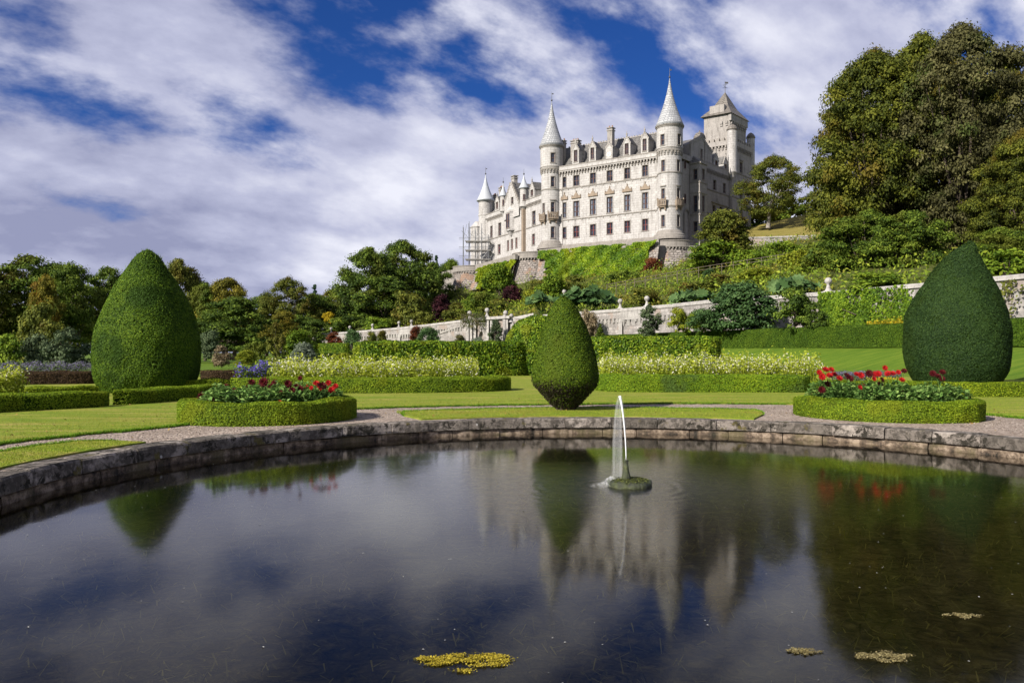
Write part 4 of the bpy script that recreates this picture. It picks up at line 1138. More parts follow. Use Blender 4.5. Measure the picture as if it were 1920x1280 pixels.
for i in range(4):
    j = (i+1) % 4; e0, e1, m0, m1 = E4[i], E4[j], mids[i], mids[j]
    mb.quad((e0.x, e0.y, ZE), (e1.x, e1.y, ZE), (m1.x, m1.y, zm), (m0.x, m0.y, zm))
    h0, h1 = hi[i], hi[j]
    mb.quad((m0.x, m0.y, zm), (m1.x, m1.y, zm), (h1.x, h1.y, zh), (h0.x, h0.y, zh)); mb.poly([(h0.x, h0.y, zh), (h1.x, h1.y, zh), (cen.x, cen.y, ZA)])
mb.poly([(p.x, p.y, ZE-.01) for p in E4]); kr = mb.build('pyramid_roof', M['slate_stone'], stage)
mb = MB(); mb.mbox(FUl, LL*.22, LL*.78, ZE-.5, zm-.1, -2.6, -.05); mb.build('cap_house', M['castle_grey'], stage)
mb = MB(); mb.tube([(cen.x, cen.y, ZA-.3), (cen.x, cen.y, ZA+3.2)], [.1, .04], 6)
for i in range(4):
    a_ = math.pi*i/4; mb.tube([(cen.x-.7*math.cos(a_), cen.y-.7*math.sin(a_), ZA+1.2+.3*i), (cen.x+.7*math.cos(a_), cen.y+.7*math.sin(a_), ZA+1.2+.3*i)], .05, 4)
mb.box(cen.x-.1, cen.x+.9, cen.y-.03, cen.y+.03, ZA+2.4, ZA+2.9); mb.build('weather_vane', M['iron'], stage)
def bartizan(c, r, zbot, ztop, zdome, parent, tail=2.0):
    mb = MB(); mb.lathe(c.x, c.y, [(.1, zbot-tail), (r*.45, zbot-tail*.7), (r*.6, zbot-tail*.45), (r*.85, zbot-tail*.2), (r*1.05, zbot-.1), (r, zbot), (r, ztop)], 20); b = mb.build('bartizan', M['castle'], parent)
    mb = MB(); h = zdome-ztop; mb.lathe(c.x, c.y, [(r*1.02, ztop-.25), (r*1.18, ztop), (r*1.0, ztop+h*.35), (r*.7, ztop+h*.7), (r*.25, ztop+h*.95), (.02, ztop+h)], 20); mb.build('dome', M['slate_stone'], b, True)
    return b
bartizan(KC + NW*.15 - DW*.1, 1.35, gz(322, 221), gz(243, 221), gz(232, 221), castle, 2.2)
cR = v2(gx(1407.5, 233), 233.0); bartizan(cR, 1.15, gz(330, 233), gz(259, 233), gz(249, 233), castle, 3)

# ---- left wing (in full sun) with gable, oriel, small turrets
DLv = v2(-.5, 1).normalized(); NL = v2(-DLv.y, DLv.x)
if NL.y > 0: NL = -NL
FL = Facade(LT + NL*.8, DLv, NL)
uE = FL.u(911.0); lz = lambda px, py: FL.z(px, py)
holes = []; sp = []
for px, t_, b_, hw, fr in ((1000.3, 439, 459, 2.5, 'frame_red'), (1001, 396, 421, 3.0, 'frame_brown'), (936, 458.5, 476, 2.4, 'frame_red'), (937, 418, 442, 2.6, 'frame_brown'), (921.5, 424, 446, 2.0, 'frame_brown'),
                           (952.6, 451, 469.5, 1.6, 'frame_red'), (960, 448.5, 467, 1.7, 'frame_red'), (968.3, 446, 464.5, 1.6, 'frame_red')):
    a_, b2 = sorted((FL.u(px-hw), FL.u(px+hw))); h = (a_, b2, lz(px, b_), lz(px, t_)); holes.append(h); sp.append((h, fr))
ZL1 = lz(1003, 381.5); ZL2 = lz(1003, 371)
mb = MB(); mb.gridwall(FL, [1.5, uE], [ZB-3, ZL1], holes, .42); mb.mbox(FL, 1.5, uE, ZL1+.5, ZL2, -.5, .36)
lw = mb.build('left_wing_wall', M['castle'], castle)
for h, fr in sp: win(FL, *h, fr, 0, 2, castle, .4, .18)
mb = MB(); ug0, ug1 = FL.u(975.5), FL.u(946.0)
corbels(mb, FL, 2.5, ug0, ZL1-.5, 1.0, .62, .34); corbels(mb, FL, ug1, uE-1, ZL1-.5, 1.0, .62, .34)
mb.mbox(FL, 1.5, uE, ZL2, ZL2+.2, -.55, .45); mb.build('corbel_table', M['castle_trim'], lw)
mb = MB(); z = lz(1009, 422); mb.mbox(FL, 1.5, uE, z-.15, z+.13, -.02, .16); mb.build('string_course', M['castle_trim'], lw)
mb = MB(); mb.mbox(FL, 1.5, uE, ZB-3, ZB+.3, -.02, .5); mb.build('plinth', M['castle_trim'], lw)
# gable with crow steps and chimney
gm = FL.u(960.5); zgp = lz(960.5, 341); zg0 = ZL2
FG2 = Facade(FL.O + NL*.45, DLv, NL)
gw = [(FG2.u(962.5), FG2.u(958.5), FG2.z(960.5, 382), FG2.z(960.5, 370))]
mb = MB(); mb.gridwall(FG2, [ug0, ug1], [ZL1-2, zg0+.2], [], .3)
zt = gw[0][3]+.2; sh = (zt-zg0-.2)/(zgp-zg0-.2); ua, ub = ug0+(gm-ug0)*sh, ug1+(gm-ug1)*sh
hw_ = (gw[0][0], gw[0][1])
mb.poly([FG2(ug0, zg0+.2, 0), FG2(hw_[0], zg0+.2, 0), FG2(hw_[0], zt, 0), FG2(ua, zt, 0)]); mb.poly([FG2(hw_[1], zg0+.2, 0), FG2(ug1, zg0+.2, 0), FG2(ub, zt, 0), FG2(hw_[1], zt, 0)])
mb.gridwall(FG2, [hw_[0], hw_[1]], [zg0+.2, zt], gw, .35); mb.poly([FG2(ua, zt, 0), FG2(ub, zt, 0), FG2(gm, zgp, 0)])
gab = mb.build('gable', M['castle'], castle); win(FG2, *gw[0], 'frame_brown', 0, 1, castle, .33, .14)
mb = MB()
for s in (ug0, ug1): mb.quad(FG2(s, zg0+.1, -.3), FG2(gm, zgp-.1, -.3), FG2(gm, zgp-.1, -10), FG2(s, zg0+.1, -10))
mb.build('gable_roof', M['slate'], gab)
mb = MB()
for s in (ug0, ug1):
    for i in range(8):
        f = i/8; u = s+(gm-s)*f; z = zg0+.2+(zgp-zg0-.2)*f; mb.mbox(FG2, u-.32, u+.32, z-.3, z+.75, -.4, .1)
mb.build('crow_step', M['castle_trim'], gab)
chimney(FL, FL.u(964.5, -1.2), -1.2, zgp-2.5, FL.z(964.5, 330, -1.2), .95, .6, castle, 0)
# oriel window
uo = FL.u(959.3); wo = 2.0; zo0, zo1 = lz(959, 429), lz(959, 401)
def orielf(z0, z1, k0, k1, mb):
    P = lambda k: [(uo-wo*k, 0.0), (uo-wo*.62*k, 1.25*k), (uo+wo*.62*k, 1.25*k), (uo+wo*k, 0.0)]
    a_, b_ = P(k0), P(k1)
    for i in range(3): mb.quad(FL(a_[i][0], z0, a_[i][1]), FL(a_[i+1][0], z0, a_[i+1][1]), FL(b_[i+1][0], z1, b_[i+1][1]), FL(b_[i][0], z1, b_[i][1]))
    mb.poly([FL(u, z1, d) for u, d in b_])
mb = MB(); orielf(zo0-2.2, zo0-.7, .25, .85, mb); orielf(zo0-.7, zo0-.3, 1.05, 1.1, mb); orielf(zo0-.3, zo1+.2, 1, 1, mb); orielf(zo1+.2, zo1+.9, 1.1, 1.15, mb); orielf(zo1+.9, zo1+2.2, 1.05, .35, mb)
ori = mb.build('oriel', M['castle'], castle)
FO = Facade(FL.O + NL*1.26, DLv, NL); w6 = wo*.62
for a_, b_ in ((uo-w6+.12, uo-.1), (uo+.1, uo+w6-.12)): win(FO, a_, b_, zo0+.1, zo1-.1, 'frame_brown', 0, 1, castle, -.03, .1)
# small pepper-pot turrets on corbels
for px, r, pe, ptip, pb, tail in ((982, 1.15, 353.5, 328, 387, 1.5), (943.3, .95, 368, 343, 396, 1.6)):
    u = FL.u(px, .4); c = v2(*FL(u, 0, .35)[:2]); D_ = c.y
    mb = MB(); zb_ = gz(pb, D_); ze = gz(pe, D_)
    mb.lathe(c.x, c.y, [(.1, zb_-tail), (r*.4, zb_-tail*.6), (r*.8, zb_-tail*.2), (r*1.12, zb_-.15), (r*1.12, zb_+.2), (r, zb_+.3), (r, ze-.2), (r*1.15, ze-.1), (r*1.15, ze)], 20)
    t = mb.build('turret', M['castle'], castle); spire(t, c, r*1.35, ze+.003, gz(ptip, D_), 'lead', 1.7)
    mp = Round(c, r); win(mp, -.25, .25, zb_+1.6, zb_+3.3, 'frame_brown', 0, 1, castle, -.02, .08)
mb = MB(); u = FL.u(982, .4); mb.mbox(FL, u-.55, u+.55, ZB-2, lz(982, 393), 0, .9); mb.build('stair_buttress', M['castle_warm'], castle)
dormer(FL, FL.u(999), 1.5, ZL2-.3, FL.z(999, 356), FL.z(999, 341), 3.5, .3); dormer(FL, FL.u(933.5), 1.5, ZL2-.3, FL.z(933.5, 379), FL.z(933.5, 368), 3.0, .3)
roof(FL, 1, uE+2, ZL2-.5, ZL2+5.2, -.6, -11, 'left_wing_roof', 'slate', castle)
block(FL, .5, uE+1.5, ZB-3, ZL2-.5, -11, -1.0, 'inner_block', 'castle_grey', castle)
for px, py in ((940, 352), (928, 366)): chimney(FL, FL.u(px, -5), -5, ZL2, FL.z(px, py, -5), .7, .6, castle, 2)
# end turret, behind the scaffolding
ET = v2(gx(910.5, 259), 259.0); ztE = gz(375, 257)
rE = 13.0/FPX*259
mb = MB(); mb.lathe(ET.x, ET.y, [(rE*1.0, ZB-4), (rE, gz(404, 257)), (rE*1.06, gz(403, 257)), (rE*1.06, gz(401.5, 257)), (rE, gz(401, 257)), (rE, ztE-.5), (rE*1.1, ztE-.4), (rE*1.12, ztE)], 28)
et = mb.build('end_turret', M['castle'], castle); spire(et, ET, rE*1.3, ztE+.003, gz(326, 258), 'lead', 2.4)
mb = MB(); c = ET + v2(-2.6, 1.0); mb.lathe(c.x, c.y, [(rE*1.05, ZB-4), (rE*1.05, gz(425, 256)), (rE*1.15, gz(423, 256)), (rE*.75, gz(418, 256)), (rE*.4, gz(412, 256))], 8); mb.build('octagon_bay', M['castle'], castle)

# ------------------------------------------------------------------ scaffolding round the end bay
sc_ = thing('scaffolding', 'steel tube scaffolding with boarded lifts round the far left end of the castle', 'scaffolding', (gx(889, 252), 252, 27))
def scaff():
    xs = [gx(p, 250) for p in (868, 879, 891, 903, 916)]; ys = [249.5, 251.5, 254.0]; zt = [gz(427, 250), gz(418, 250), gz(430, 250), gz(424, 250), gz(440, 250)]
    for i, x in enumerate(xs):
        for y in ys:
            mb = MB(); mb.tube([(x, y, 26.0), (x+rg.normal(0, .05), y, zt[i]+rg.normal(0, .6))], .075, 5); mb.build('upright', M['steel'], sc_)
    for py in (452, 469, 486):
        z = gz(py, 250)
        for y in ys[:1]:
            mb = MB(); mb.tube([(xs[0]-1.2, y, z+1.0), (xs[-1]+.8, y, z+1.0)], .06, 5); mb.build('guard_rail', M['steel'], sc_)
            mb = MB(); mb.tube([(xs[0]-1.2, y, z+.5), (xs[-1]+.8, y, z+.5)], .05, 5); mb.build('guard_rail', M['steel'], sc_)
        for k, y in enumerate((249.9, 250.8, 251.9, 253)):
            mb = MB(); mb.box(xs[1]-1.0, xs[-1]+.6, y, y+.8, z-.12, z+.02); mb.build('lift_board', M['deck'], sc_)
        mb = MB(); mb.box(xs[1]-1.2, xs[-1]+.7, 249.4, 249.48, z-.25, z+.10); mb.build('toe_board', M['deck'], sc_)
        for i in range(4):
            mb = MB(); mb.tube([(xs[i], 249.5, z), (xs[i+1], 249.5, z+gz(435, 250)-gz(452, 250))], .055, 5); mb.build('brace', M['steel'], sc_)
    for i in range(4):
        mb = MB(); mb.tube([(xs[i], 249.5, gz(452, 250)), (xs[i+1]-.6, 249.5, zt[i+1]-.5)], .055, 5); mb.build('brace', M['steel'], sc_)
        mb = MB(); mb.tube([(xs[i+1], 249.5, gz(447, 250)), (xs[i]-.4, 249.5, gz(433, 250))], .055, 5); mb.build('brace', M['steel'], sc_)
scaff()

# ------------------------------------------------------------------ castle terrace: bastions and retaining walls
def bastion(name, label, c, rt, rb, zt, zb, a0=0, a1=360, lean=v2(0, 0)):
    t = thing(name, label, 'bastion', (c.x, c.y, zb))
    mb = MB(); pr = []
    for i in range(9):
        f = i/8; pr.append((rb + (rt-rb)*(f**.72), zb + (zt-2.2-zb)*f))
    mb.lathe(c.x, c.y, pr, 56, math.radians(a0), math.radians(a1)); mb.build('battered_wall', M['bastion'], t)
    mb = MB(); z = zt-2.2
    n = 44
    for i in range(n):
        an = math.tau*i/n; w = rt*.022
        d = Vector((math.cos(an), math.sin(an), 0)); s = Vector((-d.y, d.x, 0))*.14
        p0 = Vector((c.x, c.y, z)) + d*(rt-.05); p1 = p0 + d*.42
        mb.hexa([p0-s, p1-s, p1+s, p0+s, p0-s+Vector((0,0,.45)), p1-s+Vector((0,0,.45)), p1+s+Vector((0,0,.45)), p0+s+Vector((0,0,.45))])
    mb.lathe(c.x, c.y, [(rt+.0, z+.42), (rt+.42, z+.45), (rt+.42, z+.7), (rt+.30, z+.75), (rt+.30, zt-.25), (rt+.45, zt-.22), (rt+.45, zt), (rt-.3, zt), (rt-.3, z+.3)], 56)
    mb.build('parapet', M['castle_trim'], t)
    return t
B3 = v2(RT.x+.6, RT.y+.5); bastion('bastion', 'battered round stone bastion under the right-hand spired tower', B3, 5.4, 9.0, 29.0, 19.0)
B2 = v2(gx(1001, 221), 221.5); bastion('bastion', 'round rubble bastion with reddish stone below the left-hand spired tower', B2, 5.6, 8.6, gz(470, 214.5), gz(470, 214.5)-11)
B1 = v2(gx(888, 248), 249.0); bastion('bastion', 'far left round bastion of white rubble under the scaffolding', B1, 6.2, 7.6, gz(497, 242.5), gz(497, 242.5)-10.5)
def retain(name, label, p0, p1, zt0, zt1, zb0, zb1, batter=2.6):
    t = thing(name, label, 'retaining wall', (p0.x, p0.y, zb0))
    d = (p1-p0).normalized(); n = v2(-d.y, d.x)
    if n.y > 0: n = -n
    mb = MB(); q = lambda p, o, z: (p.x+n.x*o, p.y+n.y*o, z)
    N_ = 14; V = []
    for i in range(N_+1):
        p = p0 + (p1-p0)*(i/N_); zt, zb = zt0+(zt1-zt0)*i/N_, zb0+(zb1-zb0)*i/N_
        for j in range(7):
            f = j/6; V.append(q(p, batter*(1-f**.8), zb+(zt-1.4-zb)*f))
    mb.v += V
    for i in range(N_):
        for j in range(6): a_ = i*7+j; mb.f.append((a_, a_+7, a_+8, a_+1))
    mb.build('battered_wall', M['bastion'], t)
    Vw, Fw = list(mb.v), list(mb.f)
    mb = MB(); mb.hexa([q(p0, .3, zt0-1.4), q(p1, .3, zt1-1.4), q(p1, -.5, zt1-1.4), q(p0, -.5, zt0-1.4), q(p0, .3, zt0), q(p1, .3, zt1), q(p1, -.5, zt1), q(p0, -.5, zt0)])
    mb.build('parapet', M['castle_trim'], t)
    return t, np.array(Vw), np.array(Fw)
rw1, RV1, RQ1 = retain('retaining_wall', 'ivy covered retaining wall between the two big bastions', v2(gx(1012, 213.5), 213.5), v2(gx(1236, 193.5), 193.5), 28.9, 28.9, 19.5, 20.0)
rw2, RV2, RQ2 = retain('retaining_wall', 'lower retaining wall with golden creeper left of the middle bastion', v2(gx(893, 241), 241.0), v2(gx(968, 216.5), 216.5), gz(497, 242.5)-.1, gz(476, 216), gz(545, 240), gz(535, 216))
mb = MB(); mb.prism([(B3.x+8, 196), (B3.x+30, 205), (75, 245), (10, 275), (-26, 275), (-22, 256), (gx(893, 244), 244.5), (gx(968, 219), 219.0), (B2.x, 217.5), (gx(1012, 215), 215.0), (gx(1236, 195), 195.2)], 20, 27.6)
tag(mb.build('castle_terrace', M['castle_trim']), kind='structure')
# ------------------------------------------------------------------ the long garden wall with ball finials
wall = thing('garden_wall', 'long pale stone terrace wall with ball finials running below the hillside', 'wall', (gx(1330, 98), 98, TZ))
def wall_pt(px, off, z):
    D = wD(px)+off; return Vector((gx(px, D), D, z))
def wall_build():
    cols = [2150, 2000, 1920, 1800, 1700, 1580, 1460, 1330, 1250, 1163, 1080, 1020, 962]
    left = [868, 810, 748, 700, 650, 600]
    for part in (cols, left):
        for i in range(len(part)-1):
            a, b = part[i], part[i+1]; za, zb = wZ(a), wZ(b)
            mb = MB(); q = wall_pt
            mb.hexa([q(a,0,0), q(b,0,0), q(b,1.0,0), q(a,1.0,0), q(a,0,za-1.44), q(b,0,zb-1.44), q(b,.97,zb-1.44), q(a,.97,za-1.44)]); mb.build('wall_panel', M['wallstone'], wall)
            mb = MB(); mb.hexa([q(a,-.32,za-1.45), q(b,-.32,zb-1.45), q(b,1.0,zb-1.45), q(a,1.0,za-1.45), q(a,-.32,za-.45), q(b,-.32,zb-.45), q(b,1.0,zb-.45), q(a,1.0,za-.45)]); mb.build('parapet', M['wallstone'], wall)
            mb = MB(); mb.hexa([q(a,-.5,za-.447), q(b,-.5,zb-.447), q(b,1.15,zb-.447), q(a,1.15,za-.447), q(a,-.45,za-.12), q(b,-.45,zb-.12), q(b,1.1,zb-.12), q(a,1.1,za-.12)])
            mb.hexa([q(a,-.3,za-.118), q(b,-.3,zb-.118), q(b,.95,zb-.118), q(a,.95,za-.118), q(a,-.05,za), q(b,-.05,zb), q(b,.7,zb), q(a,.7,za)]); mb.build('coping', M['wallcope'], wall)
            A, B = q(a,0,0), q(b,0,0); L_ = (B-A).length; n = int(L_/.95); mb = MB(); d = (B-A).normalized(); nn = Vector((-d.y, d.x, 0)); nn = nn if nn.y < 0 else -nn
            for k in range(n):
                f = (k+.5)/n; p = A.lerp(B, f); z = za+(zb-za)*f-1.75; s = d*.22
                mb.hexa([p-s+Vector((0,0,z-.3)), p+s+Vector((0,0,z-.3)), p+s+nn*.15+Vector((0,0,z-.3)), p-s+nn*.15+Vector((0,0,z-.3)), p-s+Vector((0,0,z+.3)), p+s+Vector((0,0,z+.3)), p+s+nn*.3+Vector((0,0,z+.3)), p-s+nn*.3+Vector((0,0,z+.3))])
            mb.build('corbel_row', M['wallcope'], wall)
wall_build()
FIN_PROF = [(.62, 0), (.62, .12), (.42, .2), (.28, .45), (.20, .75), (.17, .95), (.24, 1.0)]
def finial(p, s, parent, base=True):
    mb = MB(); pr = [(r*s, p.z+z*s) for r, z in FIN_PROF]; R_ = .44*s; zc = p.z + s*1.0 + R_*.85
    for i in range(1, 10):
        a = -math.pi/2 + math.pi*(i/9.0)*1.0
        if i == 9: pr.append((.01, zc+R_)); break
        pr.append((max(.05, R_*math.cos(a)), zc+R_*math.sin(a)))
    mb.lathe(p.x, p.y, pr, 18); return mb.build('ball_finial', M['wallcope'], parent, True)
def buttress(px, half, parent, wcols=(-1, 1)):
    z = wZ(px); a, b = wall_pt(px+half, -.62, 0), wall_pt(px-half, -.62, 0); c, d = wall_pt(px-half, 0, 0), wall_pt(px+half, 0, 0)
    mb = MB(); up = Vector((0,0,1))
    mb.hexa([a, b, c, d, a+up*(z-1.5), b+up*(z-1.5), c+up*(z-1.5), d+up*(z-1.5)]); mb.build('pilaster', M['wallcope'], parent)
for px, h in ((605, 2.0), (621, 2.0), (656, 0), (698.5, 0), (748, 2.2), (771.5, 2.2), (1163, 3.4), (1213, 3.4), (1553, 0)):
    s = .86
    finial(wall_pt(px, .3, wZ(px)-.06), s*(1 if px > 800 else .92), wall)
    if h: buttress(px, h, wall)
for (a, b) in ((1163, 1213), (748, 771.5)):       # machicolated bay between the pilasters
    mb = MB(); n = 5
    for k in range(n):
        px = a+(b-a)*(k+.5)/n; w = (b-a)/n*.28; z = wZ(px)-1.7
        p = [wall_pt(px-w, 0, z-.9), wall_pt(px+w, 0, z-.9), wall_pt(px+w, -.2, z-.9), wall_pt(px-w, -.2, z-.9), wall_pt(px-w, 0, z), wall_pt(px+w, 0, z), wall_pt(px+w, -.62, z), wall_pt(px-w, -.62, z)]
        mb.hexa(p)
    mb.hexa([wall_pt(a, -.62, wZ(a)-1.7), wall_pt(b, -.62, wZ(b)-1.7), wall_pt(b, -.3, wZ(b)-1.7), wall_pt(a, -.3, wZ(a)-1.7), wall_pt(a, -.62, wZ(a)-.5), wall_pt(b, -.62, wZ(b)-.5), wall_pt(b, -.3, wZ(b)-.5), wall_pt(a, -.3, wZ(a)-.5)])
    mb.build('machicolation', M['wallcope'], wall)
# low return wall at the far left end with two finial posts
low = thing('end_wall', 'low pale end wall with two small ball posts at the far left of the terrace', 'wall', wall_pt(588, 0, 2.0))
mb = MB(); mb.hexa([wall_pt(600,.1,0), wall_pt(577,.1,0), wall_pt(577,.9,0), wall_pt(600,.9,0), wall_pt(600,.1,4.7), wall_pt(577,.1,4.4), wall_pt(577,.9,4.4), wall_pt(600,.9,4.7)]); mb.build('panel', M['wallstone'], low)
for px in (578.5, 591):
    mb = MB(); a = wall_pt(px, -.3, 0); mb.box(a.x-.55, a.x+.55, a.y-.4, a.y+.9, 0, 5.4); mb.build('post', M['wallcope'], low); finial(Vector((a.x, a.y+.2, 5.4)), .9, low)
# gateway with niche arch between tall pilasters
gate = thing('wall_gateway', 'projecting stone gateway with dark arched niche and ball finials in the garden wall', 'gateway', wall_pt(905, -1.5, TZ))
def gateway():
    q = lambda px, off, z: wall_pt(px, off, z)
    f = lambda py: gz(py, wD(905)-1.2)
    zt = f(596)
    mb = MB()
    # front panel with an arched opening
    A, B = q(893, -1.2, 0), q(912, -1.2, 0); L_ = (B-A); dn = Vector((-L_.y, L_.x, 0)).normalized(); dn = dn if dn.y < 0 else -dn
    P = lambda s, z: A + L_*s + Vector((0, 0, z))
    s0, s1, zs = .25, .72, f(633); zc = zs; sm = (s0+s1)/2; hs = (s1-s0)/2; hz = 1.25
    mb.quad(P(0, 0), P(s0, 0), P(s0, zc), P(0, zc)); mb.quad(P(s1, 0), P(1, 0), P(1, zc), P(s1, zc))
    arc = [(sm-hs*math.cos(k/8*math.pi), zc+hz*math.sin(k/8*math.pi)) for k in range(9)]
    for k in range(8):
        a, b = arc[k], arc[k+1]; mb.quad(P(*a), P(*b), P(b[0], zt), P(a[0], zt)); mb.quad(P(*a), P(*a)-dn*1.0, P(*b)-dn*1.0, P(*b))
    mb.quad(P(0, zc), P(s0, zc), P(s0, zt), P(0, zt)); mb.quad(P(s1, zc), P(1, zc), P(1, zt), P(s1, zt))
    for s in (s0, s1): mb.quad(P(s, 0), P(s, 0)-dn*1.0, P(s, zc)-dn*1.0, P(s, zc))
    mb.build('arch_panel', M['wallstone'], gate)
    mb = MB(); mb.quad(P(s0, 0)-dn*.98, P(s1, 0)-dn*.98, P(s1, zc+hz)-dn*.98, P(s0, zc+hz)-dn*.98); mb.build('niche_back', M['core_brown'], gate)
    for px in (876.5, 883, 890, 914, 921, 945, 950):
        w = 2.2; mb = MB(); z = zt + (.3 if px in (883, 914, 945) else -.6)
        p = [q(px+w, -2.0, 0), q(px-w, -2.0, 0), q(px-w, .5, 0), q(px+w, .5, 0)]; mb.hexa(p + [x+Vector((0,0,z)) for x in p]); mb.build('pilaster', M['wallcope'], gate)
    mb = MB(); p = [q(922, -1.4, 0), q(944, -1.4, 0), q(944, .5, 0), q(922, .5, 0)]; mb.hexa(p + [x+Vector((0,0,zt-.3)) for x in p]); mb.build('side_panel', M['wallstone'], gate)
    mb = MB(); p = [q(952, -.9, 0), q(963, -.9, 0), q(963, .6, 0), q(952, .6, 0)]; mb.hexa(p + [x+Vector((0,0,zt-1.1)) for x in p]); mb.build('side_panel', M['wallstone'], gate)
    mb = MB(); p = [q(955, .1, 0), q(868, .1, 0), q(868, .95, 0), q(955, .95, 0)]; mb.hexa(p + [x+Vector((0,0,zt-.5)) for x in p]); mb.build('back_panel', M['wallstone'], gate)
    mb = MB(); p = [q(955, -2.2, zt-.4), q(868, -2.2, zt-.4), q(868, .9, zt-.4), q(955, .9, zt-.4)]; mb.hexa(p + [x+Vector((0,0,.5)) for x in p]); mb.build('cornice', M['wallcope'], gate)
    for px, py in ((880.5, 586), (913.3, 583), (948, 590), (959, 594)): finial(q(px, -.8, f(py+9)-.35), 1.0 if px < 955 else .85, gate)
    mb = MB(); 
    p = [q(948, -1, f(600)), q(1000, 1.0, f(592)), q(1000, 2, f(592)), q(948, 0, f(600))]; mb.hexa([x-Vector((0,0,.8)) for x in p] + p); mb.build('ramp_coping', M['wallcope'], gate)
gateway()
mb = MB(); a, b = wall_pt(822, -.08, 0), wall_pt(871, -.08, 0); z0, z1 = gz(625, wD(822)), gz(607, wD(871))
sr = thing('stair_string', 'sloping dark stone stair string on the wall left of the gateway', 'stair', a)
mb.hexa([a+Vector((0,0,z0-.25)), b+Vector((0,0,z1-.25)), b+Vector((0,-.25,z1-.25)), a+Vector((0,-.25,z0-.25)), a+Vector((0,0,z0+.15)), b+Vector((0,0,z1+.15)), b+Vector((0,-.25,z1+.15)), a+Vector((0,-.25,z0+.15))]); mb.build('string', M['castle_grey'], sr)
# two ball posts at the head of the steps above the gunnera
for px, lab in ((1058, 'left of two pale ball posts standing above the big-leaved plants'), (1111, 'right of two pale ball posts standing above the big-leaved plants')):
    p = hill_at(px, 150); p.z = gz(541, 150)-2.2; t = thing('ball_post', lab, 'post', (p.x, p.y, p.z-1.5), group='ball posts at the head of the steps')
    mb = MB(); mb.box(p.x-.5, p.x+.5, p.y-.5, p.y+.5, p.z-2.5, p.z+.4); mb.build('post', M['wallcope'], t); finial(Vector((p.x, p.y, p.z+.4)), .9, t)
# low white wall under the dry grass slope
p0, p1 = at(1405, 447, 191), at(1530, 443, 185)
t = thing('upper_wall', 'low white wall at the foot of the dry grass slope right of the castle', 'wall', p0)
mb = MB(); mb.hexa([p0+Vector((0,0,-3)), p1+Vector((0,0,-3)), p1+Vector((0,.8,-3)), p0+Vector((0,.8,-3)), p0, p1, p1+Vector((0,.8,0)), p0+Vector((0,.8,0))]); mb.build('panel', M['wallstone'], t)
mb = MB(); mb.hexa([p0+Vector((0,-.15,.003)), p1+Vector((0,-.15,.003)), p1+Vector((0,.95,.003)), p0+Vector((0,.95,.003)), p0+Vector((0,-.15,.3)), p1+Vector((0,-.15,.3)), p1+Vector((0,.95,.3)), p0+Vector((0,.95,.3))]); mb.build('coping', M['wallcope'], t)
# dry grass slope behind it
def slope():
    cols = np.arange(1385, 1700, 12); V = []; tops = np.interp(cols, [1385, 1400, 1460, 1535, 1700], [437, 428, 413, 397, 385])
    for c, tp in zip(cols, tops):
        D0 = np.interp(c, [1405, 1530], [192.5, 186.5])
        for k in range(9):
            f = k/8; py = 446+(tp-446)*f**.9; D = D0+f*32; V.append(tuple(at(c, py, D)))
        V.append(tuple(at(c, tp+14, D0+75)))
    w = 10; Q = [(i*w+j, (i+1)*w+j, (i+1)*w+j+1, i*w+j+1) for i in range(len(cols)-1) for j in range(w-1)]
    tag(link('grass_slope', quads_mesh('grass_slope', np.array(V), np.array(Q), smooth=True), M['drygrass']), kind='structure')
slope()
# timber handrail climbing the hillside path
rail = thing('path_handrail', 'long timber handrail climbing the planted hillside below the castle', 'handrail', at(1140, 545, 150))
def handrail():
    P = [(1138, 541, 150), (1190, 531, 149), (1250, 520, 148), (1310, 509, 147), (1375, 499, 146), (1455, 487, 142), (1510, 478, 138)]
    pts = [at(*p)+Vector((0, 0, .75)) for p in P]
    for o in (0.0, -.55):
        mb = MB(); mb.tube([p+Vector((0,0,o)) for p in pts], .05, 5); mb.build('rail', M['timber'], rail)
    for i in range(len(pts)-1):
        for k in range(3):
            p = pts[i].lerp(pts[i+1], k/3); mb = MB(); mb.tube([p+Vector((0,0,.1)), p+Vector((0,0,-2.2))], .065, 5); mb.build('post', M['timber'], rail)
handrail()
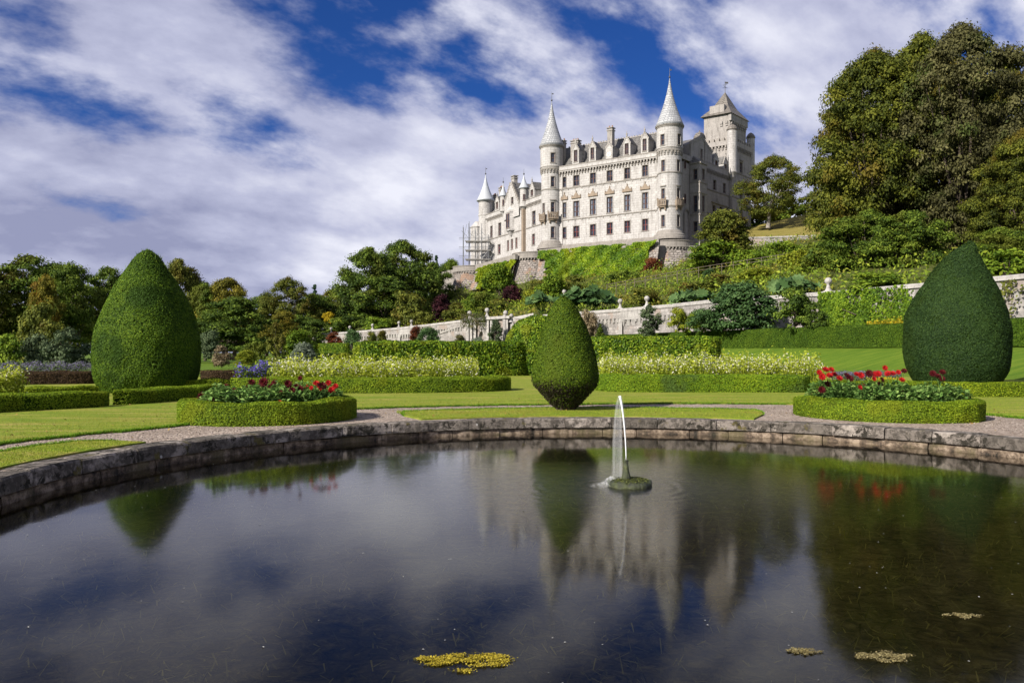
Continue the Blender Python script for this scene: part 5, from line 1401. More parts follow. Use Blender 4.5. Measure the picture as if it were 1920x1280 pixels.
# ------------------------------------------------------------------ clipped plants
def area_of(V, Q):
    a, b, c, d = (V[Q[:, i]] for i in range(4)); return .5*np.linalg.norm(np.cross(c-a, d-b), axis=1).sum()
def clipped(name, label, cat, V, Q, mat, leaf, dens, core, base, group=None, inset=.035, spread=.55, keep=None, thin=True):
    """a clipped evergreen: dark inner growth plus a skin of real leaves"""
    base = Vector(base); t = thing(name, label, cat, base, group=group)
    V = V - np.array(base)
    n = int(area_of(V, Q)*dens)
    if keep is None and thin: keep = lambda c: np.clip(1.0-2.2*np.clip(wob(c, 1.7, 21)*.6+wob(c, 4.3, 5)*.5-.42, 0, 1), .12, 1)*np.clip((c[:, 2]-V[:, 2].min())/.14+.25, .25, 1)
    P, N = sample_quads(V, Q, n, keep=keep)
    # keep normals pointing outward (mesh is built with outward winding)
    c = P + N*rng.uniform(-inset*.7, leaf*.30, n)[:, None] + N*(wob(P, 2.2, 4)*leaf*.35)[:, None]
    me = leaf_mesh('foliage', c, N, leaf*rng.uniform(.65, 1.35, n), .5, spread*.68, .15, np.clip(rng.normal(.45, .24, n) + wob(P, 1.1, 9)*.18, 0, 1))
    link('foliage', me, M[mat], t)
    # inner growth: shrink along normals
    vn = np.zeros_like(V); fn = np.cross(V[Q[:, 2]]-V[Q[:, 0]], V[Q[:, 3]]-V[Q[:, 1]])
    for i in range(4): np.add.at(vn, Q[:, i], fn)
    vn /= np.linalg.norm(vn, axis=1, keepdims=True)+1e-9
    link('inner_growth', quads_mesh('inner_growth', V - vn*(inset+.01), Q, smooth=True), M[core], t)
    return t
def revolve(prof, seg, cx, cy, z0, lean=None, nz=.04, nseed=0, sc=1.3):
    """prof (z, r) -> dense surface with slight unevenness"""
    zs = np.array([p[0] for p in prof]); rs = np.array([p[1] for p in prof])
    f = np.linspace(0, 1, 60); L = np.concatenate([[0], np.cumsum(np.hypot(np.diff(zs), np.diff(rs)))]); L /= L[-1]
    Z, R_ = np.interp(f, L, zs), np.interp(f, L, rs)
    k = np.ones(5)/5; Rs = np.convolve(np.pad(R_, 2, 'edge'), k, 'valid'); Rs[0] = R_[0]; Rs[-1] = R_[-1]
    a = np.linspace(0, math.tau, seg, endpoint=False)
    ox = np.interp(Z, [p[0] for p in lean], [p[1] for p in lean]) if lean else np.zeros_like(Z)
    V = np.stack([Rs[:, None]*np.cos(a)+ox[:, None], Rs[:, None]*np.sin(a), np.broadcast_to(Z[:, None], (60, seg))], 2)
    w = 1 + nz*wob(V, sc, nseed); V[..., 0] = ox[:, None] + (V[..., 0]-ox[:, None])*w; V[..., 1] *= w
    V = V.reshape(-1, 3) + np.array([cx, cy, z0])
    i, j = np.meshgrid(np.arange(59), np.arange(seg), indexing='ij'); p = i*seg+j; q = i*seg+(j+1) % seg
    return V, np.stack([p, q, q+seg, p+seg], 2).reshape(-1, 4)
# three big yews
YL = gp(277, 735); V, Q = revolve([(0,1.56),(.13,1.70),(.7,1.93),(1.39,1.99),(2.09,1.95),(2.79,1.79),(3.49,1.56),(4.2,1.22),(4.89,.77),(5.24,.55),(5.5,.36),(5.68,.02)], 90, YL.x, YL.y, 0, nz=.035)
t = clipped('topiary_yew', 'broad egg-shaped clipped yew towering over the left side of the garden', 'topiary', V, Q, 'yew', .062, 1900, 'core_green', YL)
n = 260; a = rng.random(n)*math.tau; r = np.abs(rng.normal(0, .35, n)); P = np.stack([r*np.cos(a), r*np.sin(a), np.interp(r, [0, .4, .9, 1.4], [5.55, 5.4, 4.85, 4.1])], 1)
link('shoots', blade_mesh('shoots', P, rng.uniform(.10, .26, n), .035, .18), M['yew'], t)['kind'] = 'stuff'
mb = MB(); mb.tube([(YL.x, YL.y, 0), (YL.x, YL.y, 1.2)], [.35, .2], 8); mb.build('trunk', M['bark'], t)
DR = 38.7; YR = Vector((gx(1794, DR), DR, 0)); V, Q = revolve([(0,1.80),(.23,1.92),(.79,2.18),(1.71,2.30),(2.64,2.29),(3.56,2.13),(4.49,1.76),(5.42,1.24),(6.1,.82),(6.45,.55),(6.75,.32),(6.95,.03)], 96, YR.x, YR.y, 0, [(0,0),(3.5,-.06),(5.4,.1),(6.35,.3),(6.9,.66)], .025, 3)
t = clipped('topiary_yew', 'tall teardrop-shaped dark clipped yew on the right with its tip leaning right', 'topiary', V, Q, 'yew_blue', .068, 1500, 'core_green', YR)
n = 420; P, N = sample_quads(V-np.array(YR), Q, n); link('shoots', blade_mesh('shoots', P, rng.uniform(.06, .16, n), .02, .5), M['yew_blue'], t)['kind'] = 'stuff'
mb = MB(); mb.tube([(YR.x, YR.y, 0), (YR.x, YR.y, 1.5)], [.4, .2], 8); mb.build('trunk', M['bark'], t)
YC = gp(1060.5, 770); YC = Vector((YC.x, YC.y, 0))
prof = [(.10,.27),(.19,.40),(.44,.62),(.70,.86),(.80,.90),(.95,.92),(1.41,.84),(1.89,.72),(2.37,.56),(2.77,.36),(2.95,.24),(3.08,.12),(3.14,.01)]
V, Q = revolve(prof, 80, YC.x, YC.y, 0, [(0,0),(2.3,-.02),(3.1,-.07)], .02, 5, 2.5)
t = clipped('topiary_yew', 'small spinning-top shaped yew on a bare tapering stem beside the pond', 'topiary', V[:], Q, 'yew_olive', .042, 4400, 'core_brown', YC, keep=lambda c: np.clip((c[:, 2]-.62+wob(c, 4, 2)*.12)/.2, .12, 1.0))
n = 9000; P, N = sample_quads(V - np.array(YC), Q, n, keep=lambda c: np.clip((.98-c[:, 2]+wob(c, 4, 2)*.16)/.3, 0, 1))
link('bare_twigs', leaf_mesh('bare_twigs', P + N*rng.uniform(-.05, .03, n)[:, None], N, rng.uniform(.03, .07, n), .35, .9, 0), M['yew_twig'], t)
mb = MB(); mb.tube([(YC.x, YC.y, 0), (YC.x, YC.y, .2), (YC.x, YC.y, .6)], [.26, .2, .12], 10)
for k in range(9): a = k/9*math.tau; mb.tube([(YC.x+.18*math.cos(a), YC.y+.18*math.sin(a), -.02), (YC.x+.55*math.cos(a), YC.y+.55*math.sin(a), .62)], [.06, .02], 5)
mb.build('trunk', M['bark'], t)
# hedges swept along a path
def sweep(path, w, h, closed=False, step=.35, nz=.035, round_=.1, z0=None, nseed=0, hs=None, sc=1.1):
    path = [Vector(p) for p in path]; pts = []; hh = []
    segs = list(zip(path, path[1:])) + ([(path[-1], path[0])] if closed else [])
    hv = hs or [h]*len(path)
    for i, (a, b) in enumerate(segs):
        n = max(1, int((b-a).length/step)); hb = hv[(i+1) % len(hv)]
        for k in range(n): pts.append(a.lerp(b, k/n)); hh.append(hv[i]+(hb-hv[i])*k/n)
    if not closed: pts.append(path[-1]); hh.append(hv[-1])
    # smooth corners
    for _ in range(3):
        q = pts[:]
        for i in range(len(pts)):
            if closed or 0 < i < len(pts)-1: q[i] = (pts[i-1] + pts[i]*2 + pts[(i+1) % len(pts)])/4
        pts = q
    m = len(pts); V = []
    cs0 = [(-.5,0),(-.5,.25),(-.5,.5),(-.5,.75),(-.5,1-round_),(-.5+round_*.5,1-round_*.25),(-.3,1),(0,1.005),(.3,1),(.5-round_*.5,1-round_*.25),(.5,1-round_),(.5,.75),(.5,.5),(.5,.25),(.5,0)]
    for i, p in enumerate(pts):
        d = (pts[(i+1) % m]-pts[i-1]) if closed else (pts[min(i+1, m-1)]-pts[max(i-1, 0)])
        d.z = 0; d.normalize(); s = Vector((d.y, -d.x, 0))
        k = 1.0
        if not closed:
            e = min(i, m-1-i); k = [.0, .72, .93, 1][min(e, 3)]
        for (a, b) in cs0: 
            V.append(p + s*(a*w*max(k, .02)) + Vector((0, 0, b*hh[i]*(.97 if k < .8 else 1))))
    V = np.array([tuple(v) for v in V]); c = len(cs0)
    nrm = np.tile([c_[0] for c_ in cs0], m)[:, None]*0
    wv = wob(V, sc, nseed)*nz; V[:, 2] += np.where(np.tile([b > .6 for a, b in cs0], m), wv, 0); side = np.tile([a for a, b in cs0], m)
    Q = []
    for i in range(m if closed else m-1):
        for j in range(c-1):
            a = i*c+j; b = ((i+1) % m)*c+j; Q.append((a, b, b+1, a+1))
    return V, np.array(Q)
def hedge(name, label, path, w, h, mat, leaf, dens, core='core_green', closed=False, group=None, cat='hedge', nz=.05, spread=.6, hs=None, inset=.035, step=.35, sc=1.9):
    V, Q = sweep(path, w, h, closed, nz=nz, nseed=rng.integers(0, 50), hs=hs, step=step, sc=sc)
    # make winding outward: top faces must look up
    fn = np.cross(V[Q[:, 2]]-V[Q[:, 0]], V[Q[:, 3]]-V[Q[:, 1]])
    if fn[:, 2].sum() < 0: Q = Q[:, ::-1]
    b = Vector(path[0]) if not closed else sum((Vector(p) for p in path), Vector())/len(path)
    return clipped(name, label, cat, V, Q, mat, leaf, dens, core, b, group, inset, spread)
def gpts(*pp, z=0.0): return [gp(x, y, z) for x, y in pp]
def dpts(*pp): return [Vector((gx(x, D), D, z)) for x, D, z in pp]
# round flower beds beside the pond
BL = Vector((gx(507, 19.1), 19.1, 0)); BR = Vector((gx(1659, 19.9), 19.9, 0))
def ell(c, rt, rr, k=24):
    ra = Vector((c.x-PCX, c.y-PCY, 0)).normalized(); ta = Vector((-ra.y, ra.x, 0))
    return [c + ra*rr*math.cos(math.tau*i/k) + ta*rt*math.sin(math.tau*i/k) for i in range(k)]
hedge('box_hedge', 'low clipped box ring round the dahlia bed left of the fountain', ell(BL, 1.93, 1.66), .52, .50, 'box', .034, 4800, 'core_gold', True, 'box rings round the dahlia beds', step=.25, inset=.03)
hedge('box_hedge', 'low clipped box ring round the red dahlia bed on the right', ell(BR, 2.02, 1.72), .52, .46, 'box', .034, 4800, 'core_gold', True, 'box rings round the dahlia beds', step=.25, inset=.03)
for c, lab in ((BL, 'bare earth inside the left box ring'), (BR, 'bare earth inside the right box ring')):
    mb = MB(); mb.poly([p + Vector((0, 0, .05)) for p in ell(c, 1.9, 1.62)]); tag(mb.build('bed_soil', simple('bed_soil', (.05,.038,.028), .95, .1, var=.4, vscale=12, bumpk=.6)), kind='structure')
# low box hedges of the parterre
hedge('box_hedge', 'low box hedge at the left edge of the lawn in front of the egg-shaped yew', dpts((-260,18.4,0),(0,21.2,0),(120,22.4,0),(205,23.4,0)), .9, .48, 'box', .042, 2600)
hedge('box_hedge', 'low box hedge running back from the corner at the foot of the egg-shaped yew', dpts((212,23.7,0),(320,25.9,0),(428,28.6,0)), .8, .47, 'box', .042, 2400)
hedge('box_hedge', 'pale back row of low box hedge left of the egg-shaped yew', dpts((20,26.5,0),(100,27.5,0),(185,28.6,0)), .9, .40, 'box_gold', .05, 1600)
hedge('box_hedge', 'short yellow-green box hedge right of the egg-shaped yew', dpts((340,31.5,0),(390,32,0),(445,32.5,0)), .9, .52, 'box_gold', .05, 1500)
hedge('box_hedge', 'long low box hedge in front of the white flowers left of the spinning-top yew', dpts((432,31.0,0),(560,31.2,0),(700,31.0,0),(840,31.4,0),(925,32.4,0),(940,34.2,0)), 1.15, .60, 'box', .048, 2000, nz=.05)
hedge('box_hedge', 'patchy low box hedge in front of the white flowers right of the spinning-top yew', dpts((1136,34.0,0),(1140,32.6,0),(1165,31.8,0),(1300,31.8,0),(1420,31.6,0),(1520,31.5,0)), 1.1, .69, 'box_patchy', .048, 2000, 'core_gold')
hedge('box_hedge', 'low golden box hedge at the right edge below the teardrop yew', dpts((1765,28.6,0),(1850,28.4,0),(2010,28.2,0)), .9, .52, 'box_gold', .045, 1800, 'core_gold')
hedge('box_hedge', 'low box strip behind the red dahlia bed', dpts((1500,33,0),(1620,33,0),(1760,32.5,0)), .8, .42, 'box', .05, 1500)
hedge('copper_hedge', 'brown clipped hedge beyond the lawn left of the egg-shaped yew', dpts((-60,38.5,0),(60,39,0),(185,40,0)), .9, .64, 'copper_hedge', .06, 1000, 'core_brown')
hedge('copper_hedge', 'brown clipped hedge visible right of the egg-shaped yew', dpts((375,40,0),(450,40.5,0),(540,41,0)), .9, .68, 'copper_hedge', .06, 1000, 'core_brown')
# tall hedges
hedge('beech_hedge', 'tall glossy clipped hedge behind the left white flower border', dpts((662,51.5,0),(760,52,0),(880,53,0),(985,54.5,0)), 2.4, 2.25, 'beech', .15, 260, spread=.8, nz=.09, inset=.06)
hedge('beech_hedge', 'tall glossy clipped hedge behind the right white flower border', dpts((1095,55,0),(1200,54,0),(1290,53.5,0),(1352,53,0)), 2.4, 2.6, 'beech', .15, 260, spread=.8, nz=.09, inset=.06)
V, Q = revolve([(0,2.0),(.8,2.2),(2.0,2.25),(3.0,1.95),(3.7,1.35),(4.05,.6),(4.15,.02)], 60, gx(1008, 55.5), 55.5, 0, nz=.05, nseed=8)
clipped('beech_dome', 'rounded dome of clipped hedge peeping out left of the spinning-top yew', 'hedge', V, Q, 'beech', .15, 260, 'core_green', (gx(1008, 55.5), 55.5, 0), spread=.75, inset=.06)
hedge('yew_hedge', 'long smooth dark yew hedge along the top of the grass bank', dpts((2080,49.0,TZ),(1920,56.3,TZ),(1690,67.5,TZ),(1520,78.5,TZ),(1360,89.5,TZ),(1240,102,TZ),(1122,116,TZ)), 1.8, 2.0, 'hedge_dark', .10, 420, nz=.05, spread=.5, step=.8, sc=.5)
hedge('yew_hedge', 'short clipped green hedge on the far bank below the left end of the wall', dpts((588,180,TZ-.6),(620,176,TZ-.6),(652,171,TZ-.6)), 2, 2.1, 'beech', .22, 90, inset=.1)
# ---- dahlias
PETAL = {}
def bloom_mesh(r):
    V = []; Q = []; t = []
    for ring, (tilt, k, rr) in enumerate(((.1, 9, 1.0), (.45, 9, .9), (.85, 7, .68), (1.2, 5, .42))):
        for i in range(k):
            a = math.tau*(i+.5*ring)/k; da = math.tau/k*.55
            def p(ang, f, up): return (f*rr*r*math.cos(ang)*math.cos(tilt), f*rr*r*math.sin(ang)*math.cos(tilt), f*rr*r*math.sin(tilt)+up)
            n = len(V); V += [p(a, .05, 0), p(a-da, .62, .02*r), p(a, 1.0, .05*r), p(a+da, .62, .02*r)]; Q.append((n, n+1, n+2, n+3)); t += [.25+.18*ring+.2*random.random()]*4
    return quads_mesh('bloom', np.array(V), np.array(Q), t)
def dahlias(c, blooms, labels, group, nplants, rt, rr, zmid):
    ra = Vector((c.x-PCX, c.y-PCY, 0)).normalized(); ta = Vector((-ra.y, ra.x, 0))
    if ta.x < 0: ta = -ta
    spots = []
    for i in range(nplants):
        f = (i+.5)/nplants*2-1; g = (.45 if i % 2 else -.35)*math.sqrt(max(.1, 1-f*f)); spots.append(c + ta*f*rt*.92 + ra*g*rr)
    spots.sort(key=lambda s: s.x/s.y)
    plants = []
    for i, s in enumerate(spots):
        col = 'dark red' if sum(1 for b in blooms if b[2] == 'd') > sum(1 for b in blooms if b[2] == 'r') else 'red'
        t = thing('dahlia_plant', labels % (('first','second','third','fourth','fifth','sixth','seventh','eighth','ninth','tenth','eleventh')[i]), 'flower', (s.x, s.y, .05), group=group)
        n = 900
        P = rng.normal(0, 1, (n, 3)); P /= np.linalg.norm(P, axis=1, keepdims=True); P *= (rng.random(n)**.4)[:, None]
        P = P*np.array([.44, .44, .30]) + np.array([0, 0, zmid-.06]); P[:, 2] += wob(P, 5, i)*.12; P[:, 2] = np.maximum(P[:, 2], .05)
        link('foliage', leaf_mesh('foliage', P, np.tile([0, 0, 1.], (n, 1)), rng.uniform(.07, .17, n), .5, .6, .4), M['dahlia_leaf'], t)
        plants.append((s, t))
    bm = [bloom_mesh(.085), bloom_mesh(.07)]
    for (px, py, kind, sz) in blooms:
        D = c.y + random.uniform(-.7, .5)
        z = gz(py, D)
        if z < .48: D = (CAMH-.5)*FPX/(py-HY); z = .5; D = max(D, c.y-1.35); z = gz(py, D)
        p = Vector((gx(px, D), D, z)); s, t = min(plants, key=lambda q: (q[0]-Vector((p.x, p.y, .05))).length)
        o = link('bloom', bm[0 if sz > .8 else 1], M['red_petal' if kind == 'r' else 'dark_petal'], t, True)
        o.location = p - s; o['label'] = 'red dahlia bloom' if kind == 'r' else 'dark red dahlia bloom'
        o.scale = (sz*(1.3 if kind == 'd' else 1.15),)*3; o.rotation_euler = (random.uniform(.5, 1.25), random.uniform(-.4, .4), random.uniform(-.5, .5))
        mb = MB(); mb.tube([(s.x*.6+p.x*.4, s.y*.6+p.y*.4, .25), (p.x, p.y+.03, p.z-.02)], .008, 4); mb.build('stem', M['stem'], t)
bl = [(380,748,'d',1.3),(396,757,'d',1.3),(386,745,'d',.8),(424,729,'d',.9),(438,735,'d',.7),(465,731,'d',.9),(472,721,'d',1.0),(495,721,'d',1.4),(509,728,'d',1.0),(515,722,'d',1.0),(511,736,'d',1.0),(525,758,'r',.7),(527,739,'d',.6),(556,728,'d',.9),(563,733,'d',1.0),(563,713,'d',.8),(575,730,'r',.9),(584,731,'r',.8),(593,723,'r',1.1),(599,733,'r',1.1),(604,728,'d',1.3),(616,722,'r',.9),(622,735,'r',1.1),(629,728,'r',.9),(420,748,'d',.7),(445,738,'d',1.0),(540,724,'d',1.1),(548,736,'d',.9),(482,738,'d',.9),(405,742,'d',1.0)]
dahlias(BL, bl, '%s dahlia plant from the left in the left round bed', 'dahlias in the left bed', 9, 1.65, 1.35, .52)
br_ = [(268,728,'r'),(283,752,'r'),(300,715,'r'),(330,714,'r'),(345,740,'r'),(320,745,'r'),(372,760,'r'),(410,745,'d'),(427,762,'d'),(310,790,'d'),(280,820,'d'),(462,738,'r'),(485,745,'r'),(527,735,'d'),(555,738,'r'),(575,737,'r'),(553,763,'r'),(593,768,'d'),(583,790,'d'),(578,823,'d'),(610,706,'r'),(650,735,'r'),(625,735,'r'),(680,728,'r'),(698,768,'r'),(710,722,'d'),(480,808,'r'),(495,803,'d'),(860,735,'d'),(910,728,'d'),(908,762,'d'),(885,748,'d'),(970,815,'d'),(715,835,'d')]
dahlias(BR, [(1440+x/2.783, 440+y/2.783, k_, random.uniform(.8, 1.15)) for x, y, k_ in br_], '%s dahlia plant from the left in the right round bed', 'dahlias in the right bed', 10, 1.75, 1.4, .52)
# ---- flower borders
def border(name, label, pts, depth, h0, h1, nleaf, nflow, lmat, fmat, ls=.12, fs=.06, ragged=.4, cat='flower border'):
    """pts: front line; stems rise to an uneven top"""
    P0 = np.array([tuple(p) for p in pts]); seg = np.linalg.norm(np.diff(P0, axis=0), axis=1); cum = np.concatenate([[0], np.cumsum(seg)])
    def line(n):
        s = rng.random(n)*cum[-1]; q = np.stack([np.interp(s, cum, P0[:, i]) for i in range(3)], 1); q[:, 1] += rng.random(n)*depth; return q
    def top(q): return h0 + (h1-h0)*(.5+.5*wob(q*np.array([1, 1, 0]), 2.6, 7))
    base = P0[0]; t = thing(name, label, cat, base); t['kind'] = 'stuff'
    q = line(nleaf); H = top(q); f = rng.random(nleaf)**.6; q[:, 2] += H*f*(1+rng.normal(0, ragged*.3, nleaf))
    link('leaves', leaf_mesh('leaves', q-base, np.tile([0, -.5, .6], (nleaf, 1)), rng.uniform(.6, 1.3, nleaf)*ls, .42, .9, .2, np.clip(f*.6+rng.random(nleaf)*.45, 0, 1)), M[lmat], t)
    ns = nleaf//14; q = line(ns); H = top(q)*rng.uniform(.7, 1.12, ns)
    link('stems', blade_mesh('stems', q-base, H, .025, .10), M[lmat], t)
    q = line(nflow); H = top(q); f = 1-np.abs(rng.normal(0, .30, nflow)); q[:, 2] += H*(f+.05)
    link('flowers', leaf_mesh('flowers', q-base, np.tile([0, -.6, .7], (nflow, 1)), rng.uniform(.6, 1.3, nflow)*fs, .85, .5, 0), M[fmat], t)
    for o in t.children: o['kind'] = 'stuff'
    return t
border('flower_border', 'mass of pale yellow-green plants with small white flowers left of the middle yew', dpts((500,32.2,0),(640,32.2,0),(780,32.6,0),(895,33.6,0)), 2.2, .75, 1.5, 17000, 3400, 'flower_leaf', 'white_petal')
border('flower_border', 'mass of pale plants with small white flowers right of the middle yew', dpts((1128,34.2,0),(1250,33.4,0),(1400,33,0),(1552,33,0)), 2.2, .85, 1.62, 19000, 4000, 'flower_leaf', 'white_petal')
border('agapanthus_clump', 'clump of violet-blue flowers left of the white flower border', dpts((436,31.9,0),(480,32.6,0),(522,33.6,0)), 1.6, .7, 1.28, 1500, 1500, 'g_bright', 'purple_petal', .14, .075)
border('agapanthus_clump', 'few violet flower heads behind the left end of the white border', dpts((515,36,0),(548,36,0)), .8, .95, 1.15, 300, 260, 'g_bright', 'purple_petal', .12, .10)
border('lavender_patch', 'grey-violet lavender strip behind the red dahlias', dpts((1570,37,0),(1640,37,0),(1695,37,0)), 1.2, .55, .72, 1400, 2600, 'g_grey', 'lavender_petal', .10, .06)
border('lily_patch', 'low yellow flower strip at the foot of the teardrop yew', dpts((1640,35,0),(1700,35,0)), .8, .38, .5, 600, 420, 'g_yellow', 'yellow_petal', .10, .07)
border('flower_strip', 'pale lilac and white flower strip beyond the brown hedge at the far left', dpts((-20,46,0),(90,46,0),(175,47,0)), 2, .75, 1.1, 2200, 1500, 'g_grey', 'lavender_petal', .12, .09)
border('flower_border', 'yellow flowering plants at the left edge beside the box hedge', dpts((-60,24.8,0),(10,25.2,0),(28,25.4,0)), .8, .7, 1.2, 1800, 160, 'flower_leaf', 'white_petal')
border('yellow_flowers', 'yellow flowers under the vine left part of the wall foot', dpts((1526,79,TZ),(1548,78,TZ)), .8, 2.0, 2.7, 500, 420, 'g_yellow', 'yellow_petal', .25, .2)
border('yellow_flowers', 'yellow-leaved plants under the vine beside the teardrop yew', dpts((1630,71.5,TZ),(1700,69,TZ)), .8, 2.0, 2.6, 1200, 700, 'g_yellow', 'yellow_petal', .25, .16)
# ------------------------------------------------------------------ trees and shrubs
def clump_tree(seed, n_clump, n_leaf, leaf, crown0=.18, rx=.40, shape='round', clump=.13, flat=.7, hollow=.55, open_=0.0, lean=(0, 0)):
    """unit-height tree: leaves on many uneven clumps through the crown volume; trunk and limbs reach the clumps"""
    r = np.random.default_rng(seed)
    C = []; R_ = []
    while len(C) < n_clump:
        z = r.random(); a = r.random()*math.tau
        if shape == 'round': w = math.sin(math.pi*min(1, (z*.92+.09)))**.62
        elif shape == 'cone': w = (1-z)*.95+.05
        elif shape == 'spread': w = math.sin(math.pi*(z*.8+.16))**.55
        else: w = math.sqrt(max(0, 1-z**2.4))
        w *= 1 + .16*math.sin(2*a+seed) + .12*math.sin(3*a+seed*2.3+z*4)
        q = r.random()**(.5-hollow*.35); rad = rx*w*q
        p = np.array([rad*math.cos(a)+lean[0]*z, rad*math.sin(a)+lean[1]*z, crown0+(1-crown0-.04)*z])
        C.append(p); R_.append(clump*r.uniform(.55, 1.25)*(.75+.25*w if shape != 'cone' else .4+.6*w))
    C = np.array(C); R_ = np.array(R_)
    k = r.choice(n_clump, n_leaf, p=R_**2/np.sum(R_**2))
    d = r.normal(0, 1, (n_leaf, 3)); d[:, 2] = np.where(d[:, 2] < -.3, -d[:, 2], d[:, 2]); d /= np.linalg.norm(d, axis=1, keepdims=True)
    rad = R_[k]*np.clip(r.random(n_leaf)**.45*(1+.20*r.normal(0, 1, n_leaf)), .1, 1.35)
    P = C[k] + d*rad[:, None]*np.array([1, 1, flat])
    P += wob(P, 9, seed)[:, None]*d*leaf*.8
    T = np.clip(r.normal(.42, .2, n_leaf) + (r.normal(0, .16, n_clump))[k] + d[:, 2]*.12, 0, 1)
    me = leaf_mesh('crown', P, d, leaf*r.uniform(.6, 1.4, n_leaf), .6, .42, .25, T, r)
    mb = MB(); top = np.array([lean[0]*.6, lean[1]*.6, crown0+.5*(1-crown0)])
    mb.tube([(0, 0, -.03), (lean[0]*.1, lean[1]*.1, crown0*.6), tuple(top*.6+np.array([.01, -.01, .02])), tuple(top)], [.032, .024, .018, .008], 8)
    for i in r.choice(n_clump, min(n_clump, 22), replace=False):
        e = C[i]; f = r.uniform(.35, .8); s = np.array([top[0]*f, top[1]*f, crown0*.6 + (top[2]-crown0*.6)*max(0, f-.3)])
        m = (s+e)/2 + np.array([0, 0, -.02]) + r.normal(0, .012, 3)
        mb.tube([tuple(s), tuple(m), tuple(e)], [.011, .007, .002], 5)
    mt = bpy.data.meshes.new('trunk'); mt.from_pydata(mb.v, [], mb.f); mt.update()
    return me, mt
T_ = {}
T_['broadA'] = clump_tree(1, 150, 34000, .025, .12, .44, 'round', .115)
T_['broadB'] = clump_tree(2, 140, 32000, .027, .10, .50, 'round', .125)
T_['broadC'] = clump_tree(3, 130, 30000, .027, .15, .40, 'dome', .12)
T_['tall'] = clump_tree(4, 90, 18000, .030, .08, .30, 'round', .09)
T_['open'] = clump_tree(5, 230, 42000, .019, .14, .46, 'round', .085, .85, .55, lean=(.10, 0))
T_['cone'] = clump_tree(6, 120, 12000, .035, .04, .20, 'cone', .07, .6)
T_['bigA'] = clump_tree(7, 420, 125000, .0138, .06, .40, 'round', .068, .8, .75)
T_['bigB'] = clump_tree(8, 420, 125000, .0138, .06, .42, 'round', .068, .8, .72)
T_['shrub'] = clump_tree(9, 46, 4200, .085, .02, .55, 'dome', .24, .8)
T_['shrubB'] = clump_tree(10, 60, 5200, .075, .02, .52, 'dome', .20, .7)
T_['dome'] = clump_tree(12, 190, 15000, .052, .0, .50, 'dome', .15, .8, .8)
T_['feather'] = clump_tree(13, 90, 7000, .060, .0, .48, 'dome', .13, 1.3, .6)
T_['column'] = clump_tree(14, 70, 6000, .055, .0, .30, 'round', .11, 1.1)
T_['upright'] = clump_tree(15, 60, 4200, .045, .06, .34, 'dome', .08, 1.4)
def tree(name, label, kind, px, ptop, pbase, D, wpx, mat, cat='tree', rot=None, group=None, bark='bark', zbase=None, depth=None):
    """stands at photo column px, D metres off; height and width from its outline in the photo"""
    ztop = gz(ptop, D); zb = gz(pbase, D) if zbase is None else zbase
    h = ztop-zb; me, mt = T_[kind]
    rx = {'broadA':.5,'broadB':.56,'broadC':.46,'tall':.36,'open':.50,'cone':.25,'bigA':.44,'bigB':.46,'shrub':.70,'shrubB':.65,'dome':.56,'feather':.55,'column':.38,'upright':.38}[kind]
    w = wpx/FPX*D/2/rx
    t = thing(name, label, cat, (gx(px, D), D, zb), rot if rot is not None else random.uniform(0, 6.28), group, (w, w*(depth or 1.0), h))
    link('crown' if cat == 'tree' else 'foliage', me, M[mat], t, True)
    link('trunk' if cat == 'tree' else 'stems', mt, M[bark], t, True)
    return t
G1 = 'woodland trees at the left'
tree('broadleaf_tree', 'tall dark tree with an orange-tinged crown at the left edge of the wood', 'broadA', 60, 478, 665, 125, 190, 'g_mid', group=G1)
tree('broadleaf_tree', 'dark tree cut by the left edge of the picture', 'broadB', -40, 485, 668, 118, 150, 'g_olive', group=G1)
tree('broadleaf_tree', 'dark round tree between the wood edge and the egg-shaped yew', 'broadC', 130, 497, 668, 112, 110, 'g_mid', group=G1)
tree('broadleaf_tree', 'reddish autumn tree tucked inside the left wood', 'broadC', 85, 520, 668, 106, 66, 'g_gold', group=G1)
tree('broadleaf_tree', 'grey-green tree behind the left shoulder of the egg-shaped yew', 'broadA', 205, 500, 668, 135, 130, 'g_mid', group=G1)
tree('broadleaf_tree', 'tall olive tree rising behind the right shoulder of the egg-shaped yew', 'broadA', 338, 484, 668, 140, 120, 'g_olive', group=G1)
tree('broadleaf_tree', 'golden autumn-tipped tree left of the gap in the wood', 'broadB', 425, 520, 670, 130, 120, 'g_gold', group=G1)
tree('broadleaf_tree', 'dark heavy tree in front of the golden one at the gap in the wood', 'broadC', 440, 560, 672, 118, 150, 'g_dark', group=G1)
tree('broadleaf_tree', 'small pale olive tree close behind the egg-shaped yew on its right', 'broadC', 385, 535, 672, 128, 90, 'g_mid', group=G1)
tree('broadleaf_tree', 'light olive tree right of the gap in the wood', 'open', 545, 518, 660, 215, 110, 'g_olive', group=G1)
tree('broadleaf_tree', 'yellowing tree left of the garden wall end', 'broadC', 530, 585, 668, 175, 75, 'g_gold', group=G1)
tree('broadleaf_tree', 'dark low tree behind the left end of the garden wall', 'broadB', 590, 550, 655, 225, 120, 'g_mid', group=G1)
tree('broadleaf_tree', 'dark tree filling the foot of the wood behind the yellowing tree', 'broadC', 500, 555, 665, 220, 110, 'g_dark', group=G1)
tree('conifer', 'small dark conifer tip over the woods left of the big dark trees', 'cone', 590, 530, 640, 300, 44, 'g_conifer')
tree('broadleaf_tree', 'grey-green tree left of the big dark pair behind the wall', 'broadA', 640, 535, 635, 235, 95, 'g_olive', group=G1)
